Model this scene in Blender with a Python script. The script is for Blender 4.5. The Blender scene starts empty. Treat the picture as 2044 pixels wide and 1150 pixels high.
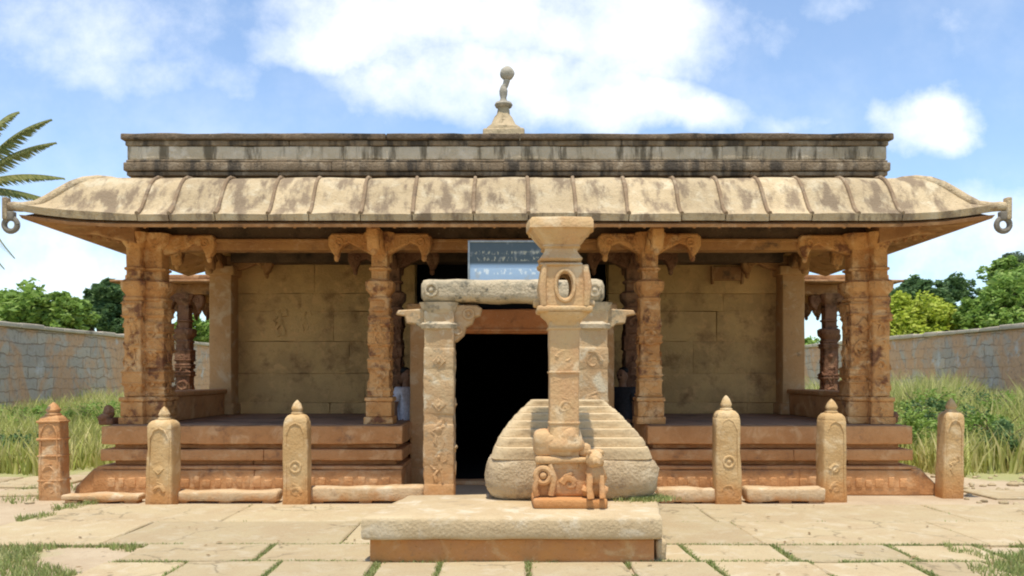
import bpy, bmesh, math, random
import numpy as np
from mathutils import Vector, Matrix, noise

S = bpy.context.scene
COL = S.collection
R = math.radians
PI = math.pi

# ------------------------------------------------------------------ camera
HZ, VX, F, EYE = 750.0, 1012.0, 1650.0, 1.6      # horizon row, vanishing column, focal length (photo px), eye height (m)
cd = bpy.data.cameras.new('camera'); cam = bpy.data.objects.new('camera', cd); COL.objects.link(cam)
cam.location = (0, 0, EYE); cam.rotation_euler = (R(90), 0, 0)
cd.sensor_width = 36; cd.lens = 36 * F / 2044
cd.shift_x = (1022 - VX) / 2044; cd.shift_y = (HZ - 575) / 2044
cd.clip_start = .1; cd.clip_end = 2000
S.camera = cam

def wx(px, Y): return (px - VX) * Y / F
def wz(py, Y): return EYE + (HZ - py) * Y / F
def gy(py): return EYE * F / (py - HZ)

# ------------------------------------------------------------------ light
SUN_EL, SUN_AZ = 76.0, 186.0       # azimuth clockwise from +Y: the sun stands behind the camera, a little to its left
W = bpy.data.worlds.new('World'); S.world = W; W.use_nodes = True
nt = W.node_tree; nt.nodes.clear()
def N(nt, t, **k):
    n = nt.nodes.new(t)
    for a, v in k.items():
        if a.startswith('i_'): n.inputs[a[2:].replace('_', ' ')].default_value = v
        elif a.startswith('n'): n.inputs[int(a[1:])].default_value = v
        else: setattr(n, a, v)
    return n
def L(nt, a, b): nt.links.new(a, b)
def M(nt, op, a, b=None, c=None, clamp=False):
    n = nt.nodes.new('ShaderNodeMath'); n.operation = op; n.use_clamp = clamp
    for i, v in enumerate((a, b, c)):
        if v is None: continue
        if isinstance(v, (int, float)): n.inputs[i].default_value = v
        else: nt.links.new(v, n.inputs[i])
    return n.outputs[0]
def mixc(nt, fac, a, b, mode='MIX'):
    n = nt.nodes.new('ShaderNodeMix'); n.data_type = 'RGBA'; n.blend_type = mode
    for i, v in ((0, fac), (6, a), (7, b)):
        if isinstance(v, (int, float)): n.inputs[i].default_value = v
        elif isinstance(v, tuple): n.inputs[i].default_value = (*v[:3], 1)
        else: nt.links.new(v, n.inputs[i])
    return n.outputs[2]
def ramp(nt, v, lo, hi, a=0., b=1., smooth=True):
    n = nt.nodes.new('ShaderNodeMapRange'); n.interpolation_type = 'SMOOTHSTEP' if smooth else 'LINEAR'
    nt.links.new(v, n.inputs[0])
    for i, q in enumerate((lo, hi, a, b)): n.inputs[i+1].default_value = q
    return n.outputs[0]
def nz(nt, vec, scale, detail=4, rough=.55, dist=0., col=False):
    n = nt.nodes.new('ShaderNodeTexNoise'); n.inputs['Scale'].default_value = scale
    n.inputs['Detail'].default_value = detail; n.inputs['Roughness'].default_value = rough
    n.inputs['Distortion'].default_value = dist
    if vec is not None: nt.links.new(vec, n.inputs['Vector'])
    return n.outputs['Color' if col else 'Fac']

sky = N(nt, 'ShaderNodeTexSky', sky_type='NISHITA', sun_disc=False, sun_elevation=R(SUN_EL), sun_rotation=R(SUN_AZ),
        altitude=300., air_density=1.0, dust_density=.6, ozone_density=2.)
tc = N(nt, 'ShaderNodeTexCoord')
sp = N(nt, 'ShaderNodeSeparateXYZ'); L(nt, tc.outputs['Generated'], sp.inputs[0])
den = M(nt, 'ADD', M(nt, 'ABSOLUTE', sp.outputs[1]), .03)
u = M(nt, 'DIVIDE', sp.outputs[0], den); v = M(nt, 'DIVIDE', sp.outputs[2], den)
cv = N(nt, 'ShaderNodeCombineXYZ'); L(nt, u, cv.inputs[0]); L(nt, v, cv.inputs[1])
wrp = nz(nt, cv.outputs[0], 5.5, 6, .6, col=True)
ws = N(nt, 'ShaderNodeSeparateXYZ'); L(nt, wrp, ws.inputs[0])
uu = M(nt, 'ADD', u, M(nt, 'MULTIPLY', M(nt, 'SUBTRACT', ws.outputs[0], .5), .16))
vv = M(nt, 'ADD', v, M(nt, 'MULTIPLY', M(nt, 'SUBTRACT', ws.outputs[1], .5), .11))
acc = None
# clouds as bearings on the sky: (bearing slope, height slope, half width, half height, weight)
for (px, py, rx, ry, wgt) in [(880, 60, 330, 90, .95), (1220, 70, 300, 110, .95), (690, 100, 200, 60, .85), (1000, 175, 330, 80, .9),
        (1180, 215, 240, 60, .9), (1370, 235, 110, 50, .9), (1820, 270, 90, 65, .95), (120, 60, 420, 120, .55), (330, 170, 260, 60, .5), (1930, 110, 190, 130, .3),
        (1600, 30, 160, 40, .35), (120, 520, 260, 110, .7), (1900, 480, 230, 90, .75), (1560, 250, 120, 30, .5), (1010, 420, 1300, 60, .35), (1900, 430, 130, 40, .5)]:
    a = M(nt, 'POWER', M(nt, 'DIVIDE', M(nt, 'SUBTRACT', uu, (px - VX) / F), rx / F), 2)
    b = M(nt, 'POWER', M(nt, 'DIVIDE', M(nt, 'SUBTRACT', vv, (HZ - py) / F), ry / F), 2)
    g = M(nt, 'MULTIPLY', M(nt, 'SUBTRACT', 1.0, M(nt, 'MULTIPLY', M(nt, 'ADD', a, b), .5), clamp=True), wgt)
    acc = g if acc is None else M(nt, 'MAXIMUM', acc, g)
fine = nz(nt, cv.outputs[0], 9., 7, .62)
dens = M(nt, 'ADD', acc, M(nt, 'MULTIPLY', M(nt, 'SUBTRACT', fine, .5), 1.25))
dens = M(nt, 'MAXIMUM', ramp(nt, dens, .05, 1.25), M(nt, 'ADD', .10, M(nt, 'MULTIPLY', ramp(nt, nz(nt, cv.outputs[0], 3., 6, .65), .4, .8), .25)))
# everywhere else (the sky not in the photo) thin broken cloud
shade = ramp(nt, nz(nt, cv.outputs[0], 7., 5, .6), .3, .75)
ccol = mixc(nt, shade, (6.4, 6.8, 7.3), (8.4, 8.3, 8.1))
skyc = mixc(nt, 1.0, sky.outputs[0], (1.0, 1.15, 1.24), 'MULTIPLY')
fin = mixc(nt, dens, skyc, ccol)
bg = N(nt, 'ShaderNodeBackground', i_Strength=.14); L(nt, fin, bg.inputs[0])
wo = N(nt, 'ShaderNodeOutputWorld'); L(nt, bg.outputs[0], wo.inputs[0])

sl = bpy.data.lights.new('sun', 'SUN'); sl.energy = 3.9; sl.angle = R(.5); sl.color = (1, .94, .83)
so = bpy.data.objects.new('sun', sl); COL.objects.link(so)
so.rotation_euler = (R(90 - SUN_EL), 0, R(180 - SUN_AZ) - PI * 0 + 0)
# direction to the sun
sd = Vector((math.sin(R(SUN_AZ)) * math.cos(R(SUN_EL)), math.cos(R(SUN_AZ)) * math.cos(R(SUN_EL)), math.sin(R(SUN_EL))))
so.rotation_euler = sd.to_track_quat('Z', 'Y').to_euler()
so.location = sd * 50

S.view_settings.view_transform = 'Standard'; S.view_settings.look = 'None'
S.view_settings.gamma = 1; S.view_settings.use_curve_mapping = False
S.view_settings.exposure = 0.35
S.cycles.filter_width = 2.0
S.cycles.max_bounces = 8; S.cycles.diffuse_bounces = 5

# ------------------------------------------------------------------ materials
def mat(name):
    m = bpy.data.materials.new(name); m.use_nodes = True
    b = m.node_tree.nodes['Principled BSDF']; b.inputs['Specular IOR Level'].default_value = .2
    return m, m.node_tree, b
def stone(name, c1, c2, c3=None, dark=None, dk=(.52, .72), dscale=2.2, streak=False, dust=None, dust_h=(.05, .45), scale=1., bump=.5, cracks=0., rough=.92, spots=.35, spec=(.7, .6, .45)):
    m, t, b = mat(name)
    g = N(t, 'ShaderNodeNewGeometry'); P = g.outputs['Position']
    col = mixc(t, ramp(t, nz(t, P, 1.6*scale, 6, .65), .36, .64), c1, c2)
    if c3: col = mixc(t, ramp(t, nz(t, P, 4.3*scale, 5, .6, .6), .5, .68), col, c3)
    f = nz(t, P, 28*scale, 4, .7)
    col = mixc(t, M(t, 'MULTIPLY', ramp(t, f, .58, .8), spots), col, spec)
    col = mixc(t, M(t, 'MULTIPLY', ramp(t, f, .44, .22), .6), col, tuple(q * .45 for q in c1))
    if dark:
        if streak:
            mp = N(t, 'ShaderNodeMapping'); mp.inputs['Scale'].default_value = ((3.2, 3.2, .55) if streak is True else streak); L(t, P, mp.inputs[0])
            dn = nz(t, mp.outputs[0], dscale, 6, .65)
        else: dn = nz(t, P, dscale, 7, .68)
        col = mixc(t, ramp(t, dn, dk[0], dk[1]), col, dark)
    if dust:
        s = N(t, 'ShaderNodeSeparateXYZ'); L(t, P, s.inputs[0])
        h = M(t, 'ADD', s.outputs[2], M(t, 'MULTIPLY', M(t, 'SUBTRACT', nz(t, P, 5, 4), .5), .5))
        col = mixc(t, ramp(t, h, dust_h[1], dust_h[0], 0, .75), col, dust)
    if cracks:
        wv_ = N(t, 'ShaderNodeVectorMath', operation='ADD'); ws_ = N(t, 'ShaderNodeVectorMath', operation='SCALE'); ws_.inputs['Scale'].default_value = .35
        L(t, nz(t, P, 3, 5, .6, col=True), ws_.inputs[0]); L(t, P, wv_.inputs[0]); L(t, ws_.outputs[0], wv_.inputs[1])
        vo = N(t, 'ShaderNodeTexVoronoi', feature='DISTANCE_TO_EDGE'); vo.inputs['Scale'].default_value = cracks; L(t, wv_.outputs[0], vo.inputs['Vector'])
        ck = M(t, 'MULTIPLY', ramp(t, vo.outputs['Distance'], .022, .004), ramp(t, nz(t, P, .9, 3), .48, .60))
        col = mixc(t, M(t, 'MULTIPLY', ck, .55), col, tuple(q*.35 for q in c1))
        col = mixc(t, M(t, 'MULTIPLY', ramp(t, nz(t, P, 60, 3, .7), .60, .72), .5), col, tuple(q*.4 for q in c1))
    oi = N(t, 'ShaderNodeAttribute', attribute_name='tint')
    tv = M(t, 'ADD', M(t, 'MULTIPLY', oi.outputs['Fac'], .55), .97)
    hs = N(t, 'ShaderNodeHueSaturation'); hs.inputs['Saturation'].default_value = 1.05; L(t, tv, hs.inputs['Value']); L(t, col, hs.inputs['Color'])
    L(t, hs.outputs[0], b.inputs['Base Color']); b.inputs['Roughness'].default_value = rough
    h1 = nz(t, P, 9*scale, 8, .7); h2 = N(t, 'ShaderNodeTexVoronoi'); h2.inputs['Scale'].default_value = 34*scale; L(t, P, h2.inputs[0])
    hh = M(t, 'ADD', h1, M(t, 'MULTIPLY', h2.outputs['Distance'], .25))
    bp = N(t, 'ShaderNodeBump'); bp.inputs['Strength'].default_value = bump; bp.inputs['Distance'].default_value = .03
    L(t, hh, bp.inputs['Height']); L(t, bp.outputs[0], b.inputs['Normal'])
    return m

MT = {}
MT['post'] = stone('buff granite', (.60, .42, .22), (.50, .32, .15), (.66, .50, .30), dust=(.52, .24, .09), dark=(.28, .21, .13), dk=(.6, .75), dscale=6)
MT['post_red'] = stone('rust stained granite', (.58, .34, .17), (.50, .25, .11), (.64, .46, .28), dark=(.22, .14, .09), dk=(.56, .74), dscale=5)
MT['rail'] = stone('cream rail stone', (.60, .44, .27), (.52, .35, .19), (.66, .53, .36), dark=(.34, .22, .13), dk=(.56, .74), dscale=5, dust=(.52, .24, .09), dust_h=(-.05, .14))
MT['lamp'] = stone('lamp column granite', (.58, .40, .21), (.56, .34, .18), (.66, .50, .31), dust=(.50, .22, .08), dust_h=(.45, .95), dark=(.34, .20, .11), dk=(.58, .76), dscale=5)
MT['gate'] = stone('gateway granite', (.55, .41, .24), (.50, .32, .17), (.62, .52, .36), dust=(.55, .26, .10), dust_h=(.1, .8), dark=(.20, .19, .14), dk=(.57, .72), dscale=4)
MT['lintel'] = stone('lichened granite', (.50, .41, .275), (.58, .47, .32), (.38, .32, .22), dark=(.13, .12, .09), dk=(.5, .68), dscale=5, bump=.8)
MT['plat'] = stone('red sandstone', (.62, .33, .155), (.50, .25, .11), (.66, .40, .21), dark=(.24, .14, .09), dk=(.55, .75), dscale=3.2, spots=.25)
MT['pillar'] = stone('orange sandstone', (.68, .38, .165), (.54, .27, .11), (.74, .48, .25), dark=(.22, .10, .055), dk=(.51, .66), dscale=4.5, bump=1., cracks=4.)
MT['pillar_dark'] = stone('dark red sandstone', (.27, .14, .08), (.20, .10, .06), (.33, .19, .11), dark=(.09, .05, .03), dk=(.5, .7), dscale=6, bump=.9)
MT['wall'] = stone('tan dressed stone', (.66, .42, .19), (.54, .34, .155), (.70, .43, .20), dark=(.30, .17, .08), dk=(.50, .72), dscale=2.4, bump=.8)
MT['floor'] = stone('worn floor stone', (.34, .22, .14), (.28, .18, .12), dark=(.14, .10, .07), dk=(.5, .7), dscale=1.4)
MT['ceil'] = stone('sooty shaded ceiling stone', (.17, .11, .07), (.12, .08, .05), dark=(.05, .035, .025), dk=(.45, .7), dscale=2)  # soot, plus the porch shade put into the colour
MT['beam'] = stone('brown beam stone', (.42, .23, .10), (.33, .17, .08), (.48, .29, .15), dark=(.13, .08, .05), dk=(.52, .7), dscale=3)
MT['eave'] = stone('pale eave stone', (.58, .45, .28), (.50, .38, .23), (.62, .51, .34), dark=(.27, .20, .13), dk=(.45, .62), dscale=2.0, streak=(2.4, 1., 1.), bump=.9)
MT['rib'] = stone('brown weathered rib stone', (.30, .21, .13), (.24, .165, .10), (.38, .29, .19), dark=(.18, .13, .09), dk=(.5, .7), dscale=5)
MT['soffit'] = stone('orange soffit stone', (.42, .23, .11), (.32, .17, .085), (.50, .31, .17), dark=(.16, .09, .05), dk=(.54, .7), dscale=4)
MT['parapet'] = stone('black weathered parapet', (.25, .185, .12), (.19, .14, .09), (.33, .26, .18), dark=(.075, .06, .045), dk=(.46, .64), dscale=1.6, streak=True, bump=.9)
MT['frieze'] = stone('pale weathered frieze', (.54, .45, .33), (.46, .375, .26), (.60, .51, .39), dark=(.15, .12, .08), dk=(.47, .62), dscale=1.5, streak=True, bump=.7)
MT['cap'] = stone('black weathered coping', (.17, .12, .08), (.12, .09, .06), (.24, .18, .12), dark=(.05, .04, .03), dk=(.5, .66), dscale=3, bump=.8)
MT['slab'] = stone('cream slab stone', (.55, .43, .265), (.49, .37, .22), (.60, .50, .35), dark=(.33, .25, .16), dk=(.58, .76), dscale=3.5, bump=.6)
MT['pave'] = stone('tan paving stone', (.48, .385, .235), (.45, .345, .21), (.51, .42, .28), dark=(.34, .265, .16), dk=(.60, .78), dscale=2.2, bump=.6, spots=.4, cracks=1.1)  # tan stone colour of the court paving
MT['ochre'] = stone('orange laterite', (.56, .27, .10), (.48, .24, .11), (.60, .38, .19), dark=(.30, .18, .10), dk=(.55, .72), dscale=4)
MT['tier'] = stone('cream tiered stone', (.64, .50, .31), (.58, .44, .265), (.54, .41, .25), dark=(.38, .28, .17), dk=(.54, .72), dscale=5)
MT['boulder'] = stone('grey brown rough stone', (.54, .41, .255), (.45, .34, .21), (.60, .48, .32), dark=(.28, .20, .13), dk=(.52, .7), dscale=5, bump=1.)
MT['lintel_red'] = stone('rust red door lintel', (.55, .22, .09), (.48, .20, .085), (.58, .30, .14), dark=(.26, .12, .06), dk=(.56, .72), dscale=4)
MT['frame'] = stone('tan door post', (.56, .34, .17), (.50, .29, .14), (.60, .42, .26), dark=(.20, .15, .10), dk=(.58, .74), dscale=5)
MT['finial'] = stone('grey finial stone', (.42, .38, .30), (.36, .32, .25), (.50, .44, .35), dark=(.16, .15, .12), dk=(.55, .7), dscale=7)
MT['finialbase'] = stone('buff finial base', (.52, .40, .25), (.42, .33, .2), dark=(.18, .14, .08), dk=(.5, .7), dscale=6)
MT['coping'] = stone('pale wall coping', (.52, .44, .34), (.44, .37, .28), dark=(.2, .17, .13), dk=(.56, .74), dscale=1.2)

def plain(name, c, rough=.6, metal=0.):
    m, t, b = mat(name)
    g = N(t, 'ShaderNodeNewGeometry')
    col = mixc(t, ramp(t, nz(t, g.outputs['Position'], 25, 4), .35, .65), c, tuple(q*.75 for q in c))
    L(t, col, b.inputs['Base Color']); b.inputs['Roughness'].default_value = rough; b.inputs['Metallic'].default_value = metal
    return m
MT['black'] = plain('shade black interior stone', (.006, .006, .006), .95)  # darkness of the deep interior painted into the colour
MT['door'] = plain('black wooden door', (.06, .065, .06), .7)
MT['metal'] = plain('grey painted steel', (.35, .38, .38), .5, .3)
MT['iron'] = plain('dark stone ring', (.22, .19, .15), .9)
MT['shirt'] = plain('pale grey shirt', (.62, .64, .72), .9)
MT['darkcloth'] = plain('dark cloth', (.03, .03, .035), .9)
MT['skin'] = plain('brown skin', (.22, .12, .07), .6)
MT['hair'] = plain('black hair', (.01, .009, .008), .6)
MT['dryleaf'] = plain('dry leaf', (.26, .17, .08), .9)
MT['bark'] = plain('bark', (.14, .10, .07), .95)

def leafmat(name, c1, c2, c3):
    m, t, b = mat(name)
    g = N(t, 'ShaderNodeNewGeometry')
    f = M(t, 'ADD', M(t, 'MULTIPLY', g.outputs['Random Per Island'], .6), M(t, 'MULTIPLY', nz(t, g.outputs['Position'], .9, 3), .6))
    col = mixc(t, ramp(t, f, .3, .6), c1, c2); col = mixc(t, ramp(t, f, .65, .9), col, c3)
    L(t, col, b.inputs['Base Color']); b.inputs['Roughness'].default_value = .6
    tr = N(t, 'ShaderNodeBsdfTranslucent'); L(t, col, tr.inputs[0])
    mx = N(t, 'ShaderNodeMixShader', n0=.35); L(t, b.outputs[0], mx.inputs[1]); L(t, tr.outputs[0], mx.inputs[2])
    L(t, mx.outputs[0], t.nodes['Material Output'].inputs[0])
    return m
MT['leaf_a'] = leafmat('bright leaves', (.17, .27, .05), (.24, .36, .07), (.34, .44, .12))
MT['leaf_b'] = leafmat('dark leaves', (.08, .14, .05), (.12, .20, .07), (.17, .26, .09))
MT['leaf_y'] = leafmat('yellow green leaves', (.32, .40, .04), (.44, .50, .06), (.52, .55, .10))
MT['leaf_g'] = leafmat('grey green leaves', (.09, .13, .07), (.13, .18, .10), (.18, .22, .13))
MT['palm'] = leafmat('palm leaves', (.20, .23, .08), (.30, .31, .12), (.42, .40, .17))
MT['grass'] = leafmat('field grass', (.36, .40, .09), (.50, .50, .16), (.68, .60, .28))
MT['turf'] = leafmat('short turf', (.24, .30, .09), (.34, .38, .13), (.46, .43, .20))

def wallmat():
    m, t, b = mat('compound wall masonry')
    g = N(t, 'ShaderNodeNewGeometry'); P = g.outputs['Position']
    s = N(t, 'ShaderNodeSeparateXYZ'); L(t, P, s.inputs[0])
    c = N(t, 'ShaderNodeCombineXYZ'); L(t, M(t, 'ADD', s.outputs[1], s.outputs[0]), c.inputs[0]); L(t, s.outputs[2], c.inputs[1])
    wv = N(t, 'ShaderNodeVectorMath', operation='ADD'); L(t, c.outputs[0], wv.inputs[0])
    nn = N(t, 'ShaderNodeVectorMath', operation='SCALE'); nn.inputs['Scale'].default_value = .35; L(t, nz(t, P, 1.5, 3, col=True), nn.inputs[0]); L(t, nn.outputs[0], wv.inputs[1])
    br = N(t, 'ShaderNodeTexBrick'); L(t, wv.outputs[0], br.inputs['Vector'])
    br.inputs['Scale'].default_value = 1.; br.inputs['Brick Width'].default_value = 1.1; br.inputs['Row Height'].default_value = .42; br.inputs['Mortar Size'].default_value = .02
    br.inputs['Color1'].default_value = (.52, .43, .33, 1); br.inputs['Color2'].default_value = (.42, .355, .285, 1); br.inputs['Mortar'].default_value = (.32, .24, .17, 1)
    col = mixc(t, M(t, 'MULTIPLY', ramp(t, nz(t, P, .5, 5, .65, 1.), .40, .56), .85), br.outputs[0], (.60, .34, .18))
    col = mixc(t, ramp(t, nz(t, P, 1.1, 5, .6), .58, .72), col, (.56, .51, .45))
    col = mixc(t, M(t, 'MULTIPLY', ramp(t, nz(t, P, 6, 5, .7), .5, .7), .5), col, (.2, .17, .14))
    L(t, col, b.inputs['Base Color']); b.inputs['Roughness'].default_value = .95
    bp = N(t, 'ShaderNodeBump'); bp.inputs['Distance'].default_value = .06; L(t, M(t, 'ADD', M(t, 'MULTIPLY', br.outputs['Fac'], -1.), nz(t, P, 5, 6)), bp.inputs['Height']); L(t, bp.outputs[0], b.inputs['Normal'])
    return m
MT['masonry'] = wallmat()

def groundmat():
    m, t, b = mat('sandy soil and thin grass')
    g = N(t, 'ShaderNodeNewGeometry'); P = g.outputs['Position']
    s = N(t, 'ShaderNodeSeparateXYZ'); L(t, P, s.inputs[0])
    sand = mixc(t, ramp(t, nz(t, P, .9, 6, .65), .35, .65), (.52, .41, .27), (.44, .33, .21))
    sand = mixc(t, ramp(t, nz(t, P, 9, 5, .7), .55, .7), sand, (.40, .30, .20))
    gr = mixc(t, nz(t, P, 6, 5, .7), (.27, .29, .10), (.42, .37, .19))
    # grass takes over away from the court in front of the temple
    ax = M(t, 'ABSOLUTE', s.outputs[0])
    far = M(t, 'ADD', M(t, 'MULTIPLY', M(t, 'SUBTRACT', ax, 7.3), .5), M(t, 'MULTIPLY', M(t, 'SUBTRACT', s.outputs[1], 12.5), .25))
    far = M(t, 'MINIMUM', far, .7)
    front = ramp(t, s.outputs[1], 8.1, 7.4, 0., .32)
    fx = M(t, 'MULTIPLY', front, ramp(t, ax, 3., 4.4))
    msk = M(t, 'ADD', M(t, 'ADD', nz(t, P, 1.3, 6, .62), M(t, 'MAXIMUM', far, -.2)), fx)
    msk = ramp(t, msk, .55, .72)
    # the thin grass also shows right in the paving joints
    col = mixc(t, msk, sand, gr)
    L(t, col, b.inputs['Base Color']); b.inputs['Roughness'].default_value = .97
    bp = N(t, 'ShaderNodeBump'); bp.inputs['Distance'].default_value = .04; bp.inputs['Strength'].default_value = .7
    L(t, nz(t, P, 12, 8, .7), bp.inputs['Height']); L(t, bp.outputs[0], b.inputs['Normal'])
    return m
MT['ground'] = groundmat()

def signmat():
    # weathered painted board: dark blue field above with the eave's shadow painted in, pale sky blue band below, rows of flaking illegible strokes
    m, t, b = mat('weathered painted sign')
    g = N(t, 'ShaderNodeTexCoord'); s = N(t, 'ShaderNodeSeparateXYZ'); L(t, g.outputs['Object'], s.inputs[0])
    z = s.outputs[2]
    base = mixc(t, ramp(t, z, .20, .25), (.36, .50, .66), (.085, .11, .12))
    mp = N(t, 'ShaderNodeMapping'); mp.inputs['Scale'].default_value = (26, 1, 14); L(t, g.outputs['Object'], mp.inputs[0])
    st = ramp(t, nz(t, mp.outputs[0], 1., 3, .6), .5, .6)
    def row(z0, z1): return M(t, 'MULTIPLY', ramp(t, z, z0-.012, z0+.012), ramp(t, z, z1+.012, z1-.012))
    xr = M(t, 'MULTIPLY', ramp(t, s.outputs[0], -.44, -.40), ramp(t, s.outputs[0], .44, .40))
    rows = M(t, 'ADD', row(.27, .32), row(.35, .39))
    col = mixc(t, M(t, 'MULTIPLY', M(t, 'MULTIPLY', rows, st), xr), base, (.40, .38, .28))
    r2 = M(t, 'MULTIPLY', M(t, 'MULTIPLY', row(.10, .17), ramp(t, nz(t, mp.outputs[0], .8, 3, .6), .48, .6)), xr)
    col = mixc(t, r2, col, (.66, .74, .78))
    col = mixc(t, M(t, 'MULTIPLY', ramp(t, nz(t, g.outputs['Object'], 7, 5), .55, .7), .5), col, (.42, .42, .38))
    L(t, col, b.inputs['Base Color']); b.inputs['Roughness'].default_value = .5
    return m
MT['sign'] = signmat()

# ------------------------------------------------------------------ mesh helpers
class MB:
    def __init__(s): s.v = []; s.f = []; s.t = []; s.tint = 0.
    def add(s, vs, fs, mtx=None):
        n = len(s.v)
        if mtx is not None: vs = [mtx @ Vector(p) for p in vs]
        s.v += [tuple(p) for p in vs]; s.f += [tuple(i + n for i in f) for f in fs]; s.t += [s.tint] * len(fs)
    def box(s, x0, x1, y0, y1, z0, z1, r=.015, seg=.22, amp=.005, taper=0., seed=0, mtx=None):
        """stone block with worn, rounded arrises and a slightly uneven surface"""
        r = min(r, (x1-x0)*.45, (y1-y0)*.45, (z1-z0)*.45)
        def ax(a, b):
            n = max(1, int(round((b - a - 2*r) / seg))); n = min(n, 60)
            return [a, a + r*.35, a + r] + [a + r + (b-a-2*r)*k/n for k in range(1, n)] + [b - r, b - r*.35, b]
        X, Y, Z = ax(x0, x1), ax(y0, y1), ax(z0, z1)
        idx = {}; vs = []; fs = []
        cx, cy = (x0+x1)/2, (y0+y1)/2
        def vid(i, j, k):
            key = (i, j, k)
            if key in idx: return idx[key]
            p = Vector((X[i], Y[j], Z[k]))
            c = Vector((min(max(p.x, x0+r), x1-r), min(max(p.y, y0+r), y1-r), min(max(p.z, z0+r), z1-r)))
            d = p - c
            if d.length > 1e-9: d = d.normalized(); p = c + d * r
            q = p * 2.3 + Vector((seed*7.1, 3, 1)); a = noise.noise(q) * amp + noise.noise(q * 4) * amp * .5
            p += d * a if d.length else d
            if taper:
                k_ = 1 - taper * (p.z - z0) / (z1 - z0); p.x = cx + (p.x-cx)*k_; p.y = cy + (p.y-cy)*k_
            idx[key] = len(vs); vs.append(p); return idx[key]
        nx, ny, nz_ = len(X)-1, len(Y)-1, len(Z)-1
        for i in range(nx):
            for j in range(ny):
                fs.append((vid(i,j,0), vid(i,j+1,0), vid(i+1,j+1,0), vid(i+1,j,0)))
                fs.append((vid(i,j,nz_), vid(i+1,j,nz_), vid(i+1,j+1,nz_), vid(i,j+1,nz_)))
        for i in range(nx):
            for k in range(nz_):
                fs.append((vid(i,0,k), vid(i+1,0,k), vid(i+1,0,k+1), vid(i,0,k+1)))
                fs.append((vid(i,ny,k), vid(i,ny,k+1), vid(i+1,ny,k+1), vid(i+1,ny,k)))
        for j in range(ny):
            for k in range(nz_):
                fs.append((vid(0,j,k), vid(0,j,k+1), vid(0,j+1,k+1), vid(0,j+1,k)))
                fs.append((vid(nx,j,k), vid(nx,j+1,k), vid(nx,j+1,k+1), vid(nx,j,k+1)))
        s.add(vs, fs, mtx)
    def lathe(s, prof, c=(0,0,0), n=16, sq=0., rot=0., amp=0., axis='Z', sy=1.):
        """prof: (radius, z) upward; sq 1 = square plan (radius = half width), 0 = round"""
        vs = []; fs = []
        m = len(prof)
        for (r, z) in prof:
            for k in range(n):
                a = rot + 2*PI*k/n
                q = 1.0
                if sq:
                    ca, sa = abs(math.cos(a)), abs(math.sin(a)); q = (1-sq) + sq / max(ca, sa)
                p = Vector((math.cos(a)*r*q, math.sin(a)*r*q*sy, z))
                if amp:
                    w = noise.noise((p + Vector(c))*6)*amp; p.x += math.cos(a)*w; p.y += math.sin(a)*w
                vs.append(p)
        for i in range(m-1):
            for k in range(n):
                k2 = (k+1) % n
                fs.append((i*n+k, i*n+k2, (i+1)*n+k2, (i+1)*n+k))
        fs.append(tuple(range(n-1, -1, -1))); fs.append(tuple((m-1)*n + k for k in range(n)))
        mt = Matrix.Translation(c)
        if axis == 'Y': mt = mt @ Matrix.Rotation(PI/2, 4, 'X')
        if axis == 'X': mt = mt @ Matrix.Rotation(PI/2, 4, 'Y')
        s.add(vs, fs, mt)
    def tube(s, pts, rad, n=8, flat=1., cap=True):
        pts = [Vector(p) for p in pts]; m = len(pts)
        if isinstance(rad, (int, float)): rad = [rad]*m
        vs = []; fs = []; up = Vector((0,0,1)); 
        t0 = (pts[1]-pts[0]).normalized()
        if abs(t0.z) > .9: up = Vector((0,1,0))
        for i, p in enumerate(pts):
            t = (pts[min(i+1, m-1)] - pts[max(i-1, 0)]).normalized()
            a = t.cross(up)
            if a.length < 1e-4: a = Vector((1,0,0))
            a.normalize(); b = a.cross(t).normalized(); up = b
            for k in range(n):
                an = 2*PI*k/n
                vs.append(p + a*math.cos(an)*rad[i] + b*math.sin(an)*rad[i]*flat)
        for i in range(m-1):
            for k in range(n):
                k2 = (k+1) % n; fs.append((i*n+k, i*n+k2, (i+1)*n+k2, (i+1)*n+k))
        if cap: fs.append(tuple(range(n-1,-1,-1))); fs.append(tuple((m-1)*n+k for k in range(n)))
        s.add(vs, fs)
    def ring(s, c, R_, r, normal='Y', n=18, m=8, a0=0., a1=2*PI):
        pts = []
        for k in range(n+1):
            a = a0 + (a1-a0)*k/n
            if normal == 'Y': pts.append((c[0]+math.cos(a)*R_, c[1], c[2]+math.sin(a)*R_))
            elif normal == 'X': pts.append((c[0], c[1]+math.cos(a)*R_, c[2]+math.sin(a)*R_))
            else: pts.append((c[0]+math.cos(a)*R_, c[1]+math.sin(a)*R_, c[2]))
        s.tube(pts, r, m, cap=abs(a1-a0) < 6.2)
    def ball(s, c, r, n=12, sc=(1,1,1), amp=0.):
        m = max(6, n//2+2); prof = []
        vs = []; fs = []
        for i in range(m+1):
            ph = PI*i/m
            for k in range(n):
                a = 2*PI*k/n
                p = Vector((math.sin(ph)*math.cos(a)*r*sc[0], math.sin(ph)*math.sin(a)*r*sc[1], -math.cos(ph)*r*sc[2]))
                if amp: p *= 1 + noise.noise((p+Vector(c))*4/r*.4)*amp
                vs.append(p + Vector(c))
        for i in range(m):
            for k in range(n):
                k2 = (k+1) % n; fs.append((i*n+k, i*n+k2, (i+1)*n+k2, (i+1)*n+k))
        s.add(vs, fs)
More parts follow.
